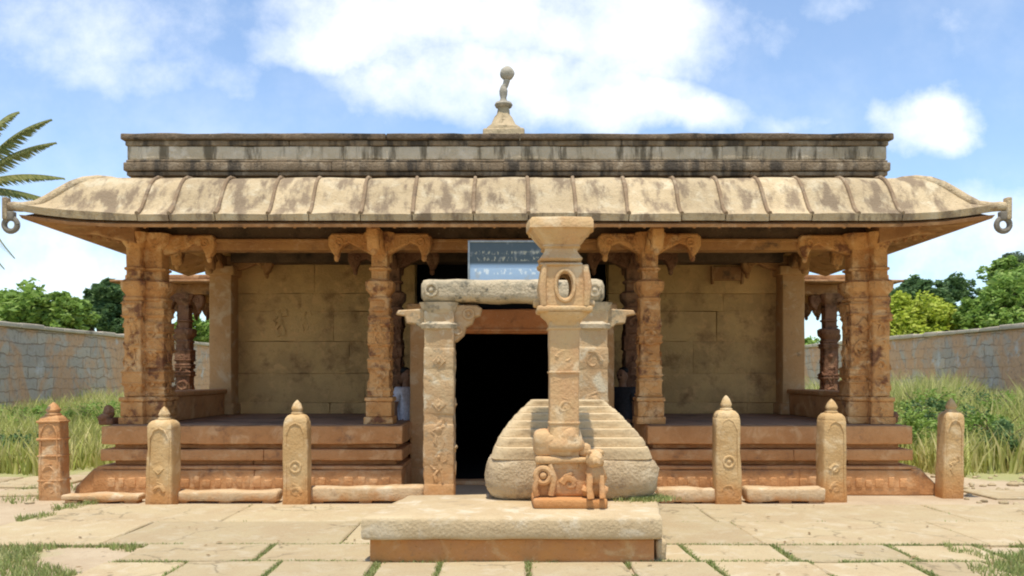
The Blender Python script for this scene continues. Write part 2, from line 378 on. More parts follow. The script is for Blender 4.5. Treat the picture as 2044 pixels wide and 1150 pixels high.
    def prism(s, poly, y0, y1, mtx=None, bev=.012):
        """outline in the XZ plane (counter clockwise seen from -Y) with depth y0..y1 and a small chamfer"""
        n = len(poly); c = Vector((sum(p[0] for p in poly)/n, 0, sum(p[1] for p in poly)/n))
        vs = []
        for (y, sh) in ((y0, 1), (y0+bev, 0), (y1-bev, 0), (y1, 1)):
            for i, (x, z) in enumerate(poly):
                if sh:
                    a = Vector((poly[i-1][0]-x, poly[i-1][1]-z)); b = Vector((poly[(i+1)%n][0]-x, poly[(i+1)%n][1]-z))
                    nn = Vector((-(b-a).y, (b-a).x)); 
                    if nn.length: nn.normalize()
                    x += nn.x*bev; z += nn.y*bev
                vs.append(Vector((x, y, z)))
        fs = []
        for r_ in range(3):
            for i in range(n):
                j = (i+1) % n; fs.append((r_*n+i, r_*n+j, (r_+1)*n+j, (r_+1)*n+i))
        fs.append(tuple(range(n-1, -1, -1))); fs.append(tuple(3*n+i for i in range(n)))
        s.add(vs, fs, mtx)
    def build(s, name, material, parent=None, sharp=38, smooth=True):
        me = bpy.data.meshes.new(name); me.from_pydata(s.v, [], s.f)
        bm = bmesh.new(); bm.from_mesh(me)
        bmesh.ops.recalc_face_normals(bm, faces=bm.faces)
        bm.to_mesh(me); bm.free()
        if any(s.t):
            at = me.attributes.new('tint', 'FLOAT', 'FACE'); at.data.foreach_set('value', s.t)
        if smooth:
            me.shade_smooth(); me.set_sharp_from_angle(angle=R(sharp))
        me.materials.append(material)
        o = bpy.data.objects.new(name, me); COL.objects.link(o)
        if parent: o.parent = parent
        return o

def tag(o, label=None, cat=None, group=None, kind=None):
    if label: o['label'] = label
    if cat: o['category'] = cat
    if group: o['group'] = group
    if kind: o['kind'] = kind
    return o
def thing(name, label, cat, group=None):
    o = bpy.data.objects.new(name, None); COL.objects.link(o); o.empty_display_size = .2
    return tag(o, label, cat, group)
def settle(root, p):
    """put the thing's Empty at its base: children keep their places"""
    root.location = p
    for ch in root.children: ch.location = ch.location - Vector(p)
    return root

# ------------------------------------------------------------------ ground
def sheet(name, x0, x1, y0, y1, z, material, kind='structure'):
    me = bpy.data.meshes.new(name); me.from_pydata([(x0,y0,z),(x1,y0,z),(x1,y1,z),(x0,y1,z)], [], [(0,1,2,3)])
    me.materials.append(material); o = bpy.data.objects.new(name, me); COL.objects.link(o); o['kind'] = kind; return o
sheet('ground', -700, 700, -60, 1200, 0, MT['ground'])

random.seed(4)
pv = MB(); joints = []
def slab(x0, x1, y0, y1, jit=.03, z=.03):
    """one paving slab with uneven corners; joints are left for grass"""
    g = .004
    c = [Vector((x0+g, y0+g)), Vector((x1-g, y0+g)), Vector((x1-g, y1-g)), Vector((x0+g, y1-g))]
    c = [p + Vector((random.uniform(-jit, jit)*.5, random.uniform(-jit, jit)*.5)) for p in c]
    pts = []
    for i in range(4):
        a, b = c[i], c[(i+1)%4]; n = max(2, int((b-a).length/.25))
        for k in range(n):
            p = a.lerp(b, k/n); w = noise.noise(Vector((p.x*3, p.y*3, 5)))*.018
            d = (b-a).normalized(); pts.append(p + Vector((d.y, -d.x))*w)
    m = len(pts); ctr = sum(pts, Vector((0,0)))/m
    zt = z + random.uniform(-.006, .006); tx, ty = random.uniform(-.003,.003), random.uniform(-.003,.003)
    vs = []
    for (sh, zz) in ((1, -.02), (1, zt-.012), (0, zt)):
        for p in pts:
            q = p if sh else p + (ctr-p).normalized()*.014
            vs.append((q.x, q.y, zz + (tx*(q.x-ctr.x)+ty*(q.y-ctr.y) if zz > 0 else 0)))
    fs = []
    for r_ in range(2):
        for i in range(m): j = (i+1)%m; fs.append((r_*m+i, r_*m+j, (r_+1)*m+j, (r_+1)*m+i))
    fs.append(tuple(2*m+i for i in range(m)))
    pv.tint = random.uniform(-.2, .12); pv.add(vs, fs)
# front rows, large slabs with grassy joints; edges as in the photo
rows = [(5.2, 6.2, -3.6, 3.2, .6), (6.2, 7.0, -3.75, 3.9, .66), (7.0, 7.7, -3.35, 4.3, .9), (7.7, 8.9, -5.6, 6.2, 1.7), (8.9, 10.12, -5.25, 7.9, 2.1)]
for ri, (y0, y1, xa, xb, w) in enumerate(rows):
    x = xa + (.3 if ri % 2 else 0)
    if ri: joints.append((xa, y0, xb, y0, [1,1,1,.8,.05][ri]))
    while x < xb:
        x2 = x + w*random.uniform(.8, 1.35)
        g_ = .016 if ri < 3 else .0
        slab(x+g_, min(x2, xb+.3)-g_, y0+g_, y1-g_, .05 if ri < 3 else .006)
        joints.append((x2, y0, x2, y1, [1,1,.8,.06,.05][ri]))
        x = x2
# strips of paving running back along the temple's left side
for (x0, x1, y0, y1) in [(-8.6, -7.5, 11.6, 12.9), (-7.45, -6.4, 11.7, 12.9), (-9.8, -8.7, 11.5, 12.6), (-8.0, -7.0, 10.4, 11.3), (-9.2, -8.1, 10.3, 11.3), (-6.9, -6.1, 10.9, 11.5), (6.3, 7.3, 10.6, 11.4), (7.5, 8.4, 11.2, 12.1)]:
    slab(x0, x1, y0, y1, .1)
pav = pv.build('paving', MT['pave'], sharp=30); tag(pav, kind='structure')

# ------------------------------------------------------------------ grass
def blades(name, pts, hts, w, material, lean=.35, kind='stuff', label=None, cat='grass'):
    """every point grows a bent blade of two segments"""
    rng = np.random.default_rng(11)
    n = len(pts); P = np.array(pts); H = np.array(hts)
    a = rng.uniform(0, 2*PI, n); d = np.stack([np.cos(a), np.sin(a), np.zeros(n)], 1)
    b = rng.uniform(0, 2*PI, n); e = np.stack([np.cos(b), np.sin(b), np.zeros(n)], 1)
    ww = (w * rng.uniform(.6, 1.4, n))[:, None]; ln = (lean*rng.uniform(.2, 1.3, n)*H)[:, None]; H = H[:, None]
    up = np.array([[0, 0, 1.]])
    v0 = P - e*ww; v1 = P + e*ww; m = P + up*H*.6 + d*ln*.4; v2 = m - e*ww*.8; v3 = m + e*ww*.8; v4 = P + up*H + d*ln
    V = np.stack([v0, v1, v2, v3, v4], 1).reshape(-1, 3)
    me = bpy.data.meshes.new(name)
    i = np.arange(n)*5
    q = np.stack([i, i+1, i+3, i+2], 1); t = np.stack([i+2, i+3, i+4], 1)
    me.vertices.add(len(V)); me.vertices.foreach_set('co', V.ravel())
    loops = np.concatenate([np.concatenate([q, t], 1).ravel()])
    me.loops.add(len(loops)); me.loops.foreach_set('vertex_index', loops)
    me.polygons.add(2*n)
    st = np.stack([np.arange(n)*7, np.arange(n)*7+4], 1).ravel(); me.polygons.foreach_set('loop_start', st)
    me.update(calc_edges=True); me.validate()
    me.materials.append(material); o = bpy.data.objects.new(name, me); COL.objects.link(o)
    return tag(o, label, cat, kind=kind)
rnd = random.Random(2)
pts = []; h = []
def nn(x, y, s=1.): return noise.fractal(Vector((x*s, y*s, 1.7)), 1.0, 2.0, 3)
# field left and right of the temple
for _ in range(95000):
    sd_ = rnd.random()
    if sd_ < .45: x = -rnd.uniform(6.4, 17.2)
    else: x = rnd.uniform(6.9, 18.6)
    y = 11.5 + (34-11.5)*rnd.random()**1.5
    edge = (abs(x)-6.8)*.35 + (y-12.6)*.6
    if x < 0 and y < 13.3 + nn(x, 0, .5)*.6: continue
    if x > 0 and edge < .9 + nn(x, y, .7)*1.2: continue
    if x < 0 and -7.3 < x and y < 14: continue
    k = nn(x, y, .45)
    if rnd.random() > .75 + k: continue
    hh = (.34 + .25*max(0, k+.3)) * rnd.uniform(.6, 1.4)
    hh *= 1 + max(0, min(1., (y-15)/12))*(1.0 if x > 0 else .7)
    if x > 0: hh *= 1.25
    pts.append((x, y, 0)); h.append(hh)
blades('field_grass', pts, h, .017, MT['grass'], .5, label='tall dry green grass filling the yard on both sides of the temple')
pts = []; h = []
for (xa, ya, xb, yb, dn) in joints:
    ln = math.hypot(xb-xa, yb-ya); n = int(ln*700*dn)
    for _ in range(n):
        t = rnd.random(); x = xa+(xb-xa)*t; y = ya+(yb-ya)*t
        if nn(x, y, 1.6) < (-.3 if dn > .5 else .05): continue
        pts.append((x+rnd.gauss(0, .018), y+rnd.gauss(0, .018), .0)); h.append(rnd.uniform(.015, .05))
for (x0, x1, y0, y1, n) in [(-5.3, -3.4, 5.4, 7.66, 9000), (-7.6, -5.1, 8.9, 10.3, 7000), (3.7, 6.8, 5.6, 7.72, 12000), (-9.5, -6, 10.2, 12, 2500), (-6.4, -5.2, 8.3, 9.0, 500)]:
    for _ in range(n):
        x, y = rnd.uniform(x0, x1), rnd.uniform(y0, y1)
        if nn(x, y, 1.3) < -.05 + .5*max(0, .25-min(x-x0, x1-x, y1-y)): continue
        if x > 0 and x - 3.9 < (7.7-y)*-.3 + .15: continue
        pts.append((x, y, 0)); h.append(rnd.uniform(.03, .09))
for _ in range(1500):   # tufts around the foot of the tiered stone and the kerbs
    a = rnd.uniform(-.5, .4); x, y = rnd.choice([(1.3+rnd.gauss(0, .12), 7.95+rnd.gauss(0, .07))]); pts.append((x, y, .41)); h.append(rnd.uniform(.02, .05))
blades('short_turf', pts, h, .006, MT['turf'], .6, label='short green turf growing in the paving joints and in patches beside the paving')

# ------------------------------------------------------------------ temple
T = thing('temple', 'low stone temple porch with carved pillars, curved pale eave and blackened parapet', 'temple')
YP = 11.45            # front pillar line
XP = 4.96             # corner pillars
ZF = .925             # porch floor
ZC = 3.78             # ceiling

def steps_profile(mb, x0, x1, y0, y1, inner):
    """moulded plinth; inner = side (+1/-1) that ends cleanly at the passage"""
    lay = [(0, .34, .10), (.34, .39, .07), (.39, .46, -.10), (.46, .61, .035), (.61, .68, -.10), (.68, ZF, .03)]
    for (z0, z1, o) in lay:
        a = x0 - (o if inner > 0 else min(o, .0)); b = x1 + (o if inner < 0 else min(o, .0))
        mb.tint = random.uniform(-.06, .06)
        # split each course in separate stones
        x = a
        while x < b - .05:
            x2 = min(b, x + random.uniform(1.8, 3.0))
            if b - x2 < .7: x2 = b
            mb.tint = random.uniform(-.09, .09)
            mb.box(x+.0025, x2-.0025, y0-o, y1, z0, z1 - .0015, r=.018, seg=.2, amp=.010)
            x = x2
    # dentil row worn into the lowest course
    x = x0 + .1
    while x < x1 - .15:
        mb.tint = random.uniform(-.15, .1); w = random.uniform(.07, .12)
        mb.box(x, x+w, y0-.112, y0-.085, .11, .24+random.uniform(-.03, .02), r=.014, seg=.3); x += w + random.uniform(.03, .07)
for (a, b, inn) in ((-5.42, -1.40, 1), (1.88, 5.42, -1)):
    mb = MB(); steps_profile(mb, a, b, 11.12, 14.7, inn); mb.build('platform', MT['plat'], T)
    mb = MB(); mb.box(a+.06, b-.06, 11.2, 14.62, ZF-.002, ZF+.012, r=.004, seg=.6, amp=.004); mb.build('porch_floor', MT['floor'], T)
# corner knobs at the ends of the platform
for (x, y) in ((wx(214, 11.3), 11.35), (wx(1776, 11.9), 11.95)):
    mb = MB(); s_ = -1 if x < 0 else 1
    mb.box(x-.10, x+.10, y-.12, y+.2, ZF-.0, ZF+.10, r=.03); mb.ball((x, y, ZF+.17), .09, sc=(.8, 1, 1.2), amp=.3); mb.ball((x+.03*s_, y-.05, ZF+.1), .09, sc=(1, 1, .8), amp=.3)
    mb.build('corner_knob', MT['pillar_dark'], T)
# corner slope stones beside the platform ends
for s_ in (-1, 1):
    mb = MB()
    pr = [(5.40, .0), (5.78, .0), (5.76, .12), (5.62, .26), (5.52, .36), (5.40, .36)]
    poly = [(s_*x, z) for x, z in pr]
    if s_ > 0: poly = poly
    else: poly = poly[::-1]
    mb.prism(poly, 11.03, 14.4, bev=.02); mb.build('platform_end', MT['plat'], T)

# --- carved pillars
def bracket(mb, x, y, z, dx, dy, ln=.66, w=.16, h=.30):
    """potbellied curled bracket reaching out along (dx, dy); top at z"""
    pr = [(.06, 0), (ln, 0), (ln+.05, -.05), (ln+.05, -.16), (ln+.01, -.25), (ln-.03, -h), (ln-.08, -h-.02), (ln-.10, -.25), (ln-.15, -.16), (ln-.24, -.13),
          (ln-.30, -.16), (ln-.38, -.20), (.14, -.28), (.06, -.30)]
    a = math.atan2(dy, dx)
    mt = Matrix.Translation((x, y, z)) @ Matrix.Rotation(a, 4, 'Z')
    mb.prism([p for p in reversed(pr)], -w/2, w/2, mt, bev=.02)
    # scroll and drop on both cheeks
    n0 = len(mb.v)
    t = MB()
    for s_ in (-1, 1):
        t.ring((ln-.10, s_*w*.5, -.12), .05, .016, 'Y', 14, 6); t.ball((ln-.10, s_*w*.5, -.12), .02, 8, sc=(1,.5,1))
    t.ball((ln-.055, 0, -h-.03), .05, 8, sc=(.8, .9, 1.1))
    mb.add(t.v, t.f, mt)
def relief(mb, x, y, z0, z1, w, seed, axis=0, d=.03):
    """low carved relief of rosettes, scrolls and figures on a face; axis 0: face towards -Y, 1: towards +X, -1: towards -X"""
    rr = random.Random(seed); z = z0 + w*.5; t = MB(); d *= .6
    while z < z1 - w*.35:
        k = rr.choice(['ros', 'fig', 'fig', 'scr', 'scr', 'loz'])
        q = w*.36
        if k == 'ros':
            t.ring((0, 0, z), q*.85, d*.55, 'Y', 14, 6); t.ball((0, 0, z), q*.35, 8, sc=(1, .6, 1))
            for j in range(6): a = j*PI/3; t.ball((math.cos(a)*q*.5, 0, z+math.sin(a)*q*.5), q*.2, 6, sc=(1, .6, 1))
            z += w*.9
        elif k == 'fig':
            hh = w*1.15; t.ball((0, 0, z+hh*.42), q*.3, 8, sc=(1, .8, 1.1)); t.ball((0, 0, z+hh*.12), q*.42, 8, sc=(1, .7, 1.5))
            t.tube([(-q*.3, 0, z+hh*.25), (-q*.8, -d*.2, z+hh*.1), (-q*.45, -d*.3, z-.0)], q*.16, 6); t.tube([(q*.3, 0, z+hh*.25), (q*.85, -d*.2, z+hh*.3), (q*.7, 0, z+hh*.55)], q*.15, 6)
            t.tube([(-q*.15, 0, z), (-q*.5, -d*.3, z-hh*.2), (-q*.2, 0, z-hh*.45)], q*.2, 6); t.tube([(q*.15, 0, z), (q*.5, -d*.2, z-hh*.22), (q*.35, 0, z-hh*.45)], q*.2, 6)
            z += w*1.35
        elif k == 'scr':
            s_ = rr.choice((-1, 1))
            pts_ = [(s_*q*(1-j/14)*math.cos(j*.62)*.9, 0, z + q*(1-j/14)*math.sin(j*.62)*.9) for j in range(13)]
            t.tube(pts_, [d*.75*(1-j/20) for j in range(13)], 6); t.tube([(s_*q*.9, 0, z), (s_*q*.5, 0, z+q), (-s_*q*.4, 0, z+q*1.3)], d*.5, 6)
            z += w*1.1
        else:
            t.prism([(-q*.8, z), (0, z-q*.8), (q*.8, z), (0, z+q*.8)], -d*.5, d*.5); t.ball((0, -d*.5, z), q*.25, 8); z += w*.85
    a = {0: 0, 1: PI/2, -1: -PI/2}[axis]
    wv = [Vector((p[0], p[1]*.7+.008, p[2])) + Vector((noise.noise(Vector(p)*14+Vector((seed,0,0))), noise.noise(Vector(p)*11+Vector((0,seed,0)))*.8, noise.noise(Vector(p)*14+Vector((0,0,seed)))))*w*.09 for p in t.v]
    mb.add(wv, t.f, Matrix.Translation((x, y, 0)) @ Matrix.Rotation(a, 4, 'Z'))

def pillar(x, y, z0, z1, w, material, seed, arms, parent=T, label=None, base=True, al=.66):
    """square pillar: base block, carved shaft with octagonal bands, pot block, neck, capital and curled brackets"""
    mb = MB(); hw = w/2
    H = z1 - z0
    za, zb, zc = z0+.37, z0+H*.64, z0+H*.77
    p = MB()
    rr = random.Random(seed)
    # shaft
    mb.box(x-hw*.88, x+hw*.88, y-hw*.88, y+hw*.88, za-.02, zb+.05, r=.03, seg=.07, amp=.012, seed=seed)
    z = za
    while z < zb - .1:
        hgt = rr.uniform(.10, .26)
        k = rr.choice([0, 1, 2])
        if k == 0:
            mb.box(x-hw, x+hw, y-hw, y+hw, z, min(z+hgt, zb), r=.01, seg=.08, amp=.014, seed=seed)
            for fz in (z+.02, min(z+hgt, zb)-.035): mb.box(x-hw*1.09, x+hw*1.09, y-hw*1.09, y+hw*1.09, fz, fz+.016, r=.005, seg=.1, amp=.01, seed=seed)
        elif k == 1: mb.lathe([(hw*.9, 0), (hw*1.06, .02), (hw*1.06, .05), (hw*.9, .08)], (x, y, z), 16, sq=.3)
        else:
            mb.lathe([(hw*.86, 0), (hw*1.0, .04), (hw*1.02, hgt-.04), (hw*.86, hgt)], (x, y, z), 8, rot=PI/8)
        z += hgt + rr.uniform(.015, .07)
    for ax_, (fx, fy) in ((0, (x, y-hw)), (1, (x+hw, y)), (-1, (x-hw, y))):
        relief(mb, fx, fy, za+.02, zb-.03, w*.95, seed*3+ax_, ax_, d=.065)
    sh = mb.build('pillar', material, parent, sharp=45)
    if label: sh['label'] = label
    # base
    if base:
        mb = MB(); mb.box(x-hw*1.28, x+hw*1.28, y-hw*1.28, y+hw*1.28, z0, z0+.10, r=.015, amp=.008); mb.box(x-hw*1.15, x+hw*1.15, y-hw*1.15, y+hw*1.15, z0+.10, z0+.31, r=.02, seg=.08, amp=.008, seed=seed)
        mb.box(x-hw*1.26, x+hw*1.26, y-hw*1.26, y+hw*1.26, z0+.31, z0+.37, r=.02, amp=.006)
        relief(mb, x, y-hw*1.17, z0+.1, z0+.33, w*.75, seed+5, 0, .025); mb.build('base', material, sh)
    # pot block, neck
    mb = MB()
    mb.lathe([(hw*.8, 0), (hw*1.0, .02), (hw*1.0, .05), (hw*.82, .07), (hw*.88, .10), (hw*1.2, .16), (hw*1.26, .22), (hw*1.26, .27), (hw*1.0, .30)], (x, y, zb), 16, sq=.85, rot=PI/16)
    mb.box(x-hw*.72, x+hw*.72, y-hw*.72, y+hw*.72, zb+.28, z1-.1, r=.02, seg=.08, amp=.006, seed=seed+1)
    mb.lathe([(hw*.74, 0), (hw*.95, .02), (hw*.95, .045), (hw*.74, .06)], (x, y, zb+.42), 16, sq=.9, rot=PI/16)
    mb.lathe([(hw*.74, 0), (hw*1.1, .08), (hw*1.35, .17), (hw*1.35, .22)], (x, y, z1-.22), 16, sq=.85, rot=PI/16)
    mb.build('capital', material, sh)
    for (dx, dy) in arms:
        mb = MB(); bracket(mb, x, y, z1, dx, dy, al); mb.build('bracket', material, sh)
    return sh
ZB = 3.56
A4 = [(1, 0), (-1, 0), (0, -1), (0, 1)]
pillar(wx(755, YP-.2), YP, ZF+.012, ZB, .31, MT['pillar'], 1, A4)
pillar(wx(1300, YP-.2), YP, ZF+.012, ZB, .31, MT['pillar'], 2, A4)
for s_ in (-1, 1):
    # corner cluster: thick inner shaft and a slim colonnette at the outer front
    pillar(s_*(XP-.05), YP+.12, ZF+.012, ZB, .37, MT['pillar'], 5+s_, [(-s_, 0), (0, 1)], al=.8)
    pillar(s_*(XP+.15), YP-.06, ZF+.012, ZB, .27, MT['pillar'], 9+s_, [], al=.6)
    mb = MB(); xo = s_*(XP+.18)
    poly = [(xo-s_*.1, 3.40), (xo+s_*.22, 3.46), (xo+s_*.45, 3.52), (xo+s_*.66, 3.53), (xo+s_*.66, 3.62), (xo-s_*.1, 3.76)]
    mb.prism(poly if s_ > 0 else poly[::-1], YP-.25, YP+.2, bev=.02)
    for k_ in range(4): mb.lathe([(.0, -.03), (.03, -.01), (.035, .02), (.02, .05)], (xo+s_*(.2+.13*k_), YP-.1, 3.44+.02*k_), 8)
    mb.build('corner_corbel', MT['soffit'], T)
# second row, framing the passage
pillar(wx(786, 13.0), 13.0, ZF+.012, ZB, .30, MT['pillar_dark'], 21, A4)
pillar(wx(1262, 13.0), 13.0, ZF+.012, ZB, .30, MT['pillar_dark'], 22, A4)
# engaged pillars at the ends of the back wall
for s_ in (-1, 1):
    mb = MB(); x = s_*4.9; mb.box(x-.19, x+.19, 14.12, 14.5, ZF+.012, ZB-.1, r=.02, seg=.2, amp=.006)
    mb.box(x-.24, x+.24, 14.07, 14.55, ZF+.012, ZF+.2, r=.02); mb.box(x-.25, x+.25, 14.06, 14.56, ZB-.24, ZB-.08, r=.03)
    sh = mb.build('engaged_pillar', MT['frame'], T)
    mb = MB(); bracket(mb, x, 14.3, ZB+.1, -s_, 0, .8); mb.build('bracket', MT['beam'], sh)
    mb = MB(); bracket(mb, x, 14.3, ZB+.1, 0, -1, .7); mb.build('bracket', MT['beam'], sh)

# --- back wall in large dressed courses
random.seed(9)
for (a, b) in ((-4.95, -1.62), (1.78, 4.95)):
    mb = MB(); zs = [ZF, 1.13, 1.64, 2.2, 2.73, 3.04, 3.72]
    for i in range(len(zs)-1):
        x = a
        while x < b-.01:
            x2 = x + random.uniform(1.2, 2.6)
            if b - x2 < .7: x2 = b
            mb.tint = random.uniform(-.12, .10)
            o = random.uniform(-.006, .006) - (.03 if i == 0 else 0)
            mb.box(x+.001, x2-.001, 14.5+o, 14.9, zs[i]+.001, zs[i+1]-.002, r=.008, seg=.2, amp=.014, seed=i); x = x2
    mb.build('back_wall', MT['wall'], T)
# carved patch on the left wall, small slab hanging on the right wall
for (q_, z_, w_, k_) in ((560, 2.3, .42, 3), (610, 2.4, .3, 4)):
    mb = MB(); relief(mb, wx(q_, 14.5), 14.49, z_, 2.75, w_, k_); mb.build('wall_carving', MT['wall'], T)
mb = MB(); xa, xb = wx(1425, 14.4), wx(1480, 14.4); mb.box(xa, xb, 14.4, 14.46, 3.26, 3.50, r=.01); mb.box(xa-.04, xa, 14.38, 14.47, 3.2, 3.52, r=.01); mb.box(xb, xb+.04, 14.38, 14.47, 3.2, 3.52, r=.01)
mb.build('wall_niche', MT['beam'], T)
# side benches between corner pillars and the back wall
for s_ in (-1, 1):
    mb = MB(); x = s_*4.98
    mb.box(x-.17, x+.17, 11.75, 14.08, ZF+.012, 1.30, r=.02, amp=.006); mb.box(x-.22, x+.22, 11.74, 14.07, 1.30, 1.37, r=.02, amp=.006)
    mb.build('side_bench', MT['plat'], T)
# --- beams and ceiling
mb = MB()
mb.box(-5.2, 5.2, 11.56, 11.86, ZB-.20, ZB-.04, r=.02, seg=.4, amp=.006)
mb.box(-5.2, 5.2, 11.53, 11.56, ZB-.10, ZB-.05, r=.012, seg=.5)
mb.build('front_beam', MT['beam'], T)
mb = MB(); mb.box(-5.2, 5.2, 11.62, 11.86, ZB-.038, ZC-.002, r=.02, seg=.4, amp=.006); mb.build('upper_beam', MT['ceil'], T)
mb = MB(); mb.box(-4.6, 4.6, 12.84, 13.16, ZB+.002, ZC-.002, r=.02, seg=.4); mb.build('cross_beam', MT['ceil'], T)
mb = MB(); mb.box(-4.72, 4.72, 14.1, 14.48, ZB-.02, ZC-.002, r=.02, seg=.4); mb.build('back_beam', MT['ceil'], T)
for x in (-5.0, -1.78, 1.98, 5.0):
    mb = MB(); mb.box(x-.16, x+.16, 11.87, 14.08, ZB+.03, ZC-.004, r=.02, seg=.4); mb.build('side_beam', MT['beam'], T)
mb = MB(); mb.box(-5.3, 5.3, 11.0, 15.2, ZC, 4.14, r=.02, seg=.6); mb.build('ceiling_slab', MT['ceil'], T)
# --- body of the temple behind the porch, with the dark inner hall
mb = MB()
for (a, b) in ((-4.3, -1.62), (1.78, 4.3)): mb.box(a, b, 14.92, 24, 0, 4.0, r=.03, seg=1.)
mb.box(-1.62, 1.78, 20, 24, 0, 4.0, r=.03, seg=1.); mb.box(-4.34, 4.34, 15.22, 24.1, 4.0, 4.35, r=.03, seg=1.)
mb.build('sanctum', MT['wall'], T)
# entrance: posts, red lintel and dark vestibule walls running in
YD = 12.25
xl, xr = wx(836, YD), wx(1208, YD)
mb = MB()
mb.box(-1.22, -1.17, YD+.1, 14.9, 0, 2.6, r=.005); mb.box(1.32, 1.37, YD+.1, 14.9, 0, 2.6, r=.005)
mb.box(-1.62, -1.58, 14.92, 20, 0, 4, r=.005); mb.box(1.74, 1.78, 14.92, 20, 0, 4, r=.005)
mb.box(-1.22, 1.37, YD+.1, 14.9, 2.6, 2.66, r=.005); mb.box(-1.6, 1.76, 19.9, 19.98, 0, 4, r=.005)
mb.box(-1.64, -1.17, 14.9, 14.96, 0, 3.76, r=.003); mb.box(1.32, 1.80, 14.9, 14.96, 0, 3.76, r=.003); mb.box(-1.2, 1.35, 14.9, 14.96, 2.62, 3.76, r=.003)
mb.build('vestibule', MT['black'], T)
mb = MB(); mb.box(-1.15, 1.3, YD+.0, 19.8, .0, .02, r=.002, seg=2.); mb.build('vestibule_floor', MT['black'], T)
D = MB(); D.box(-1.20, 1.36, YD-.1, YD+.1, 2.22, 2.58, r=.03, seg=.15, amp=.008)
D.box(-1.16, 1.33, YD-.13, YD-.09, 2.25, 2.29, r=.01); lint = D.build('door_lintel', MT['lintel_red'], T)
for (x, sd_) in ((xl, 1), (xr, 2)):
    mb = MB(); mb.box(x-.12, x+.12, YD-.12, YD+.12, 0, 2.58, r=.025, seg=.12, amp=.008, seed=sd_); mb.box(x-.15, x+.15, YD-.15, YD+.15, 0, .25, r=.02)
    mb.box(x-.16, x+.16, YD-.16, YD+.16, 2.5, 2.66, r=.03); mb.build('door_post', MT['frame'], T)
mb = MB(); mb.box(-1.15, 1.3, YD-.16, YD+.1, 0, .06, r=.01); mb.build('door_sill', MT['post_red'], T)
for (a, b) in ((-1.14, -.92), (1.08, 1.3)):
    mb = MB(); mb.box(a, b, YD+.3, YD+.36, .03, 2.3, r=.01)
    for z in (.2, .75, 1.3, 1.85): mb.box(a+.03, b-.03, YD+.28, YD+.3, z, z+.42, r=.008)
    mb.build('door_leaf', MT['door'], T)

# --- eave: separate stone panels of S section swept round front and sides, mitred at the corners
prof = [(0.0, 4.185), (.10, 4.20), (.22, 4.185), (.34, 4.13), (.44, 4.04), (.53, 3.92), (.61, 3.80), (.69, 3.69), (.78, 3.62), (.83, 3.60)]
EH, EY = 5.12, 11.02
def flare(x, d, y_=None):
    """the corners of the eave are drawn out to a point"""
    w = max(0, min(1, (abs(x) - (EH + d - .55)) / .55))**2 * (max(0, d)/.83)**3
    return .09*w
def eave_panel(mb, top, bot, x0f, x1f, place):
    """x0f/x1f give the side limits at a distance d from the wall line; place maps (x, d, z) into the scene"""
    nu = 5; vs = []; fs = []; m = len(prof)
    for layer in (0, 1):
        for i, (d, z) in enumerate(prof):
            a, b = x0f(d), x1f(d)
            for k in range(nu+1):
                t = k/nu; x = a + (b-a)*t
                edge = 1 - (2*t-1)**8
                zz = z - (0 if layer == 0 else .085) + (noise.noise(Vector((x*1.3, d*3, 3)))*.018 if layer == 0 else 0) - (.006*(1-edge) if layer == 0 else 0)
                zz += .10*max(0, (abs(x)-4.6)/1.3)**2 * d
                dd = d if layer == 0 else max(0, d - .02)
                vs.append(place(x, dd + noise.noise(Vector((x*2, z*2, 8)))*.006, zz))
    n1 = nu+1
    for i in range(m-1):
        for k in range(nu):
            a = i*n1+k; fs.append((a, a+1, a+n1+1, a+n1)); b = m*n1 + a; fs.append((b, b+n1, b+n1+1, b+1))
    for i in range(m-1):
        for k in (0, nu):
            a = i*n1+k; b = m*n1+a; fs.append((a, a+n1, b+n1, b))
    for k in range(nu):
        a = k; b = m*n1+k; fs.append((a, b, b+1, a+1)); a = (m-1)*n1+k; b = m*n1+a; fs.append((a, a+1, b+1, b))
    mb.add(vs, fs)
jx = [wx(q, EY-.8) for q in (275, 338, 430, 535, 617, 720, 823, 945, 1055, 1150, 1255, 1360, 1448, 1535, 1620, 1713, 1800)]
random.seed(12)
ev = MB(); sf = MB()
place_f = lambda x, d, z: (x, EY-d, z)
bounds = [None] + jx + [None]
for i in range(len(bounds)-1):
    g = .006
    l = (lambda d: -(EH+d)) if bounds[i] is None else (lambda d, q=bounds[i]: q+g)
    r_ = (lambda d: EH+d) if bounds[i+1] is None else (lambda d, q=bounds[i+1]: q-g)
    ev.tint = random.uniform(-.28, .16)
    off = random.uniform(-.004, .004)
    eave_panel(ev, 0, 0, l, r_, lambda x, d, z, off=off: (x + math.copysign(flare(x, d), x), EY-d-flare(x, d)*.8, z+off+flare(x, d)*.25))
# sides
for s_ in (-1, 1):
    ys = [EY + .75*k for k in range(1, 6)] + [15.3]
    bd = [None] + ys
    for i in range(len(bd)-1):
        l = (lambda d: -(EY-d)) if bd[i] is None else (lambda d, q=bd[i]: -(q+.012))
        r_ = (lambda d, q=bd[i+1]: -(q-.012))
        ev.tint = random.uniform(-.2, .1)
        n0 = len(ev.v)
        def place_s(x, d, z, s_=s_):
            zz = z - .10*max(0, (abs(x)-4.6)/1.3)**2*d + .10*max(0, (5.9-(abs(x)-EY+.8)-4.6)/1.3)**2*d*0
            w_ = max(0, min(1, (x + EY - .0 + d*-1 + 0) * 0 + (1 - ((-x) - (EY-d))/.55)))**2 * (max(0, d)/.83)**3 * .09
            return (s_*(EH+d+w_), -x - w_*.8, w_*.25 + zz + (.10*((EH+d-4.6)/1.3)**2*d if abs(x) < EY else 0))
        eave_panel(ev, 0, 0, l, r_, place_s)
eave = ev.build('eave', MT['eave'], T, sharp=35)
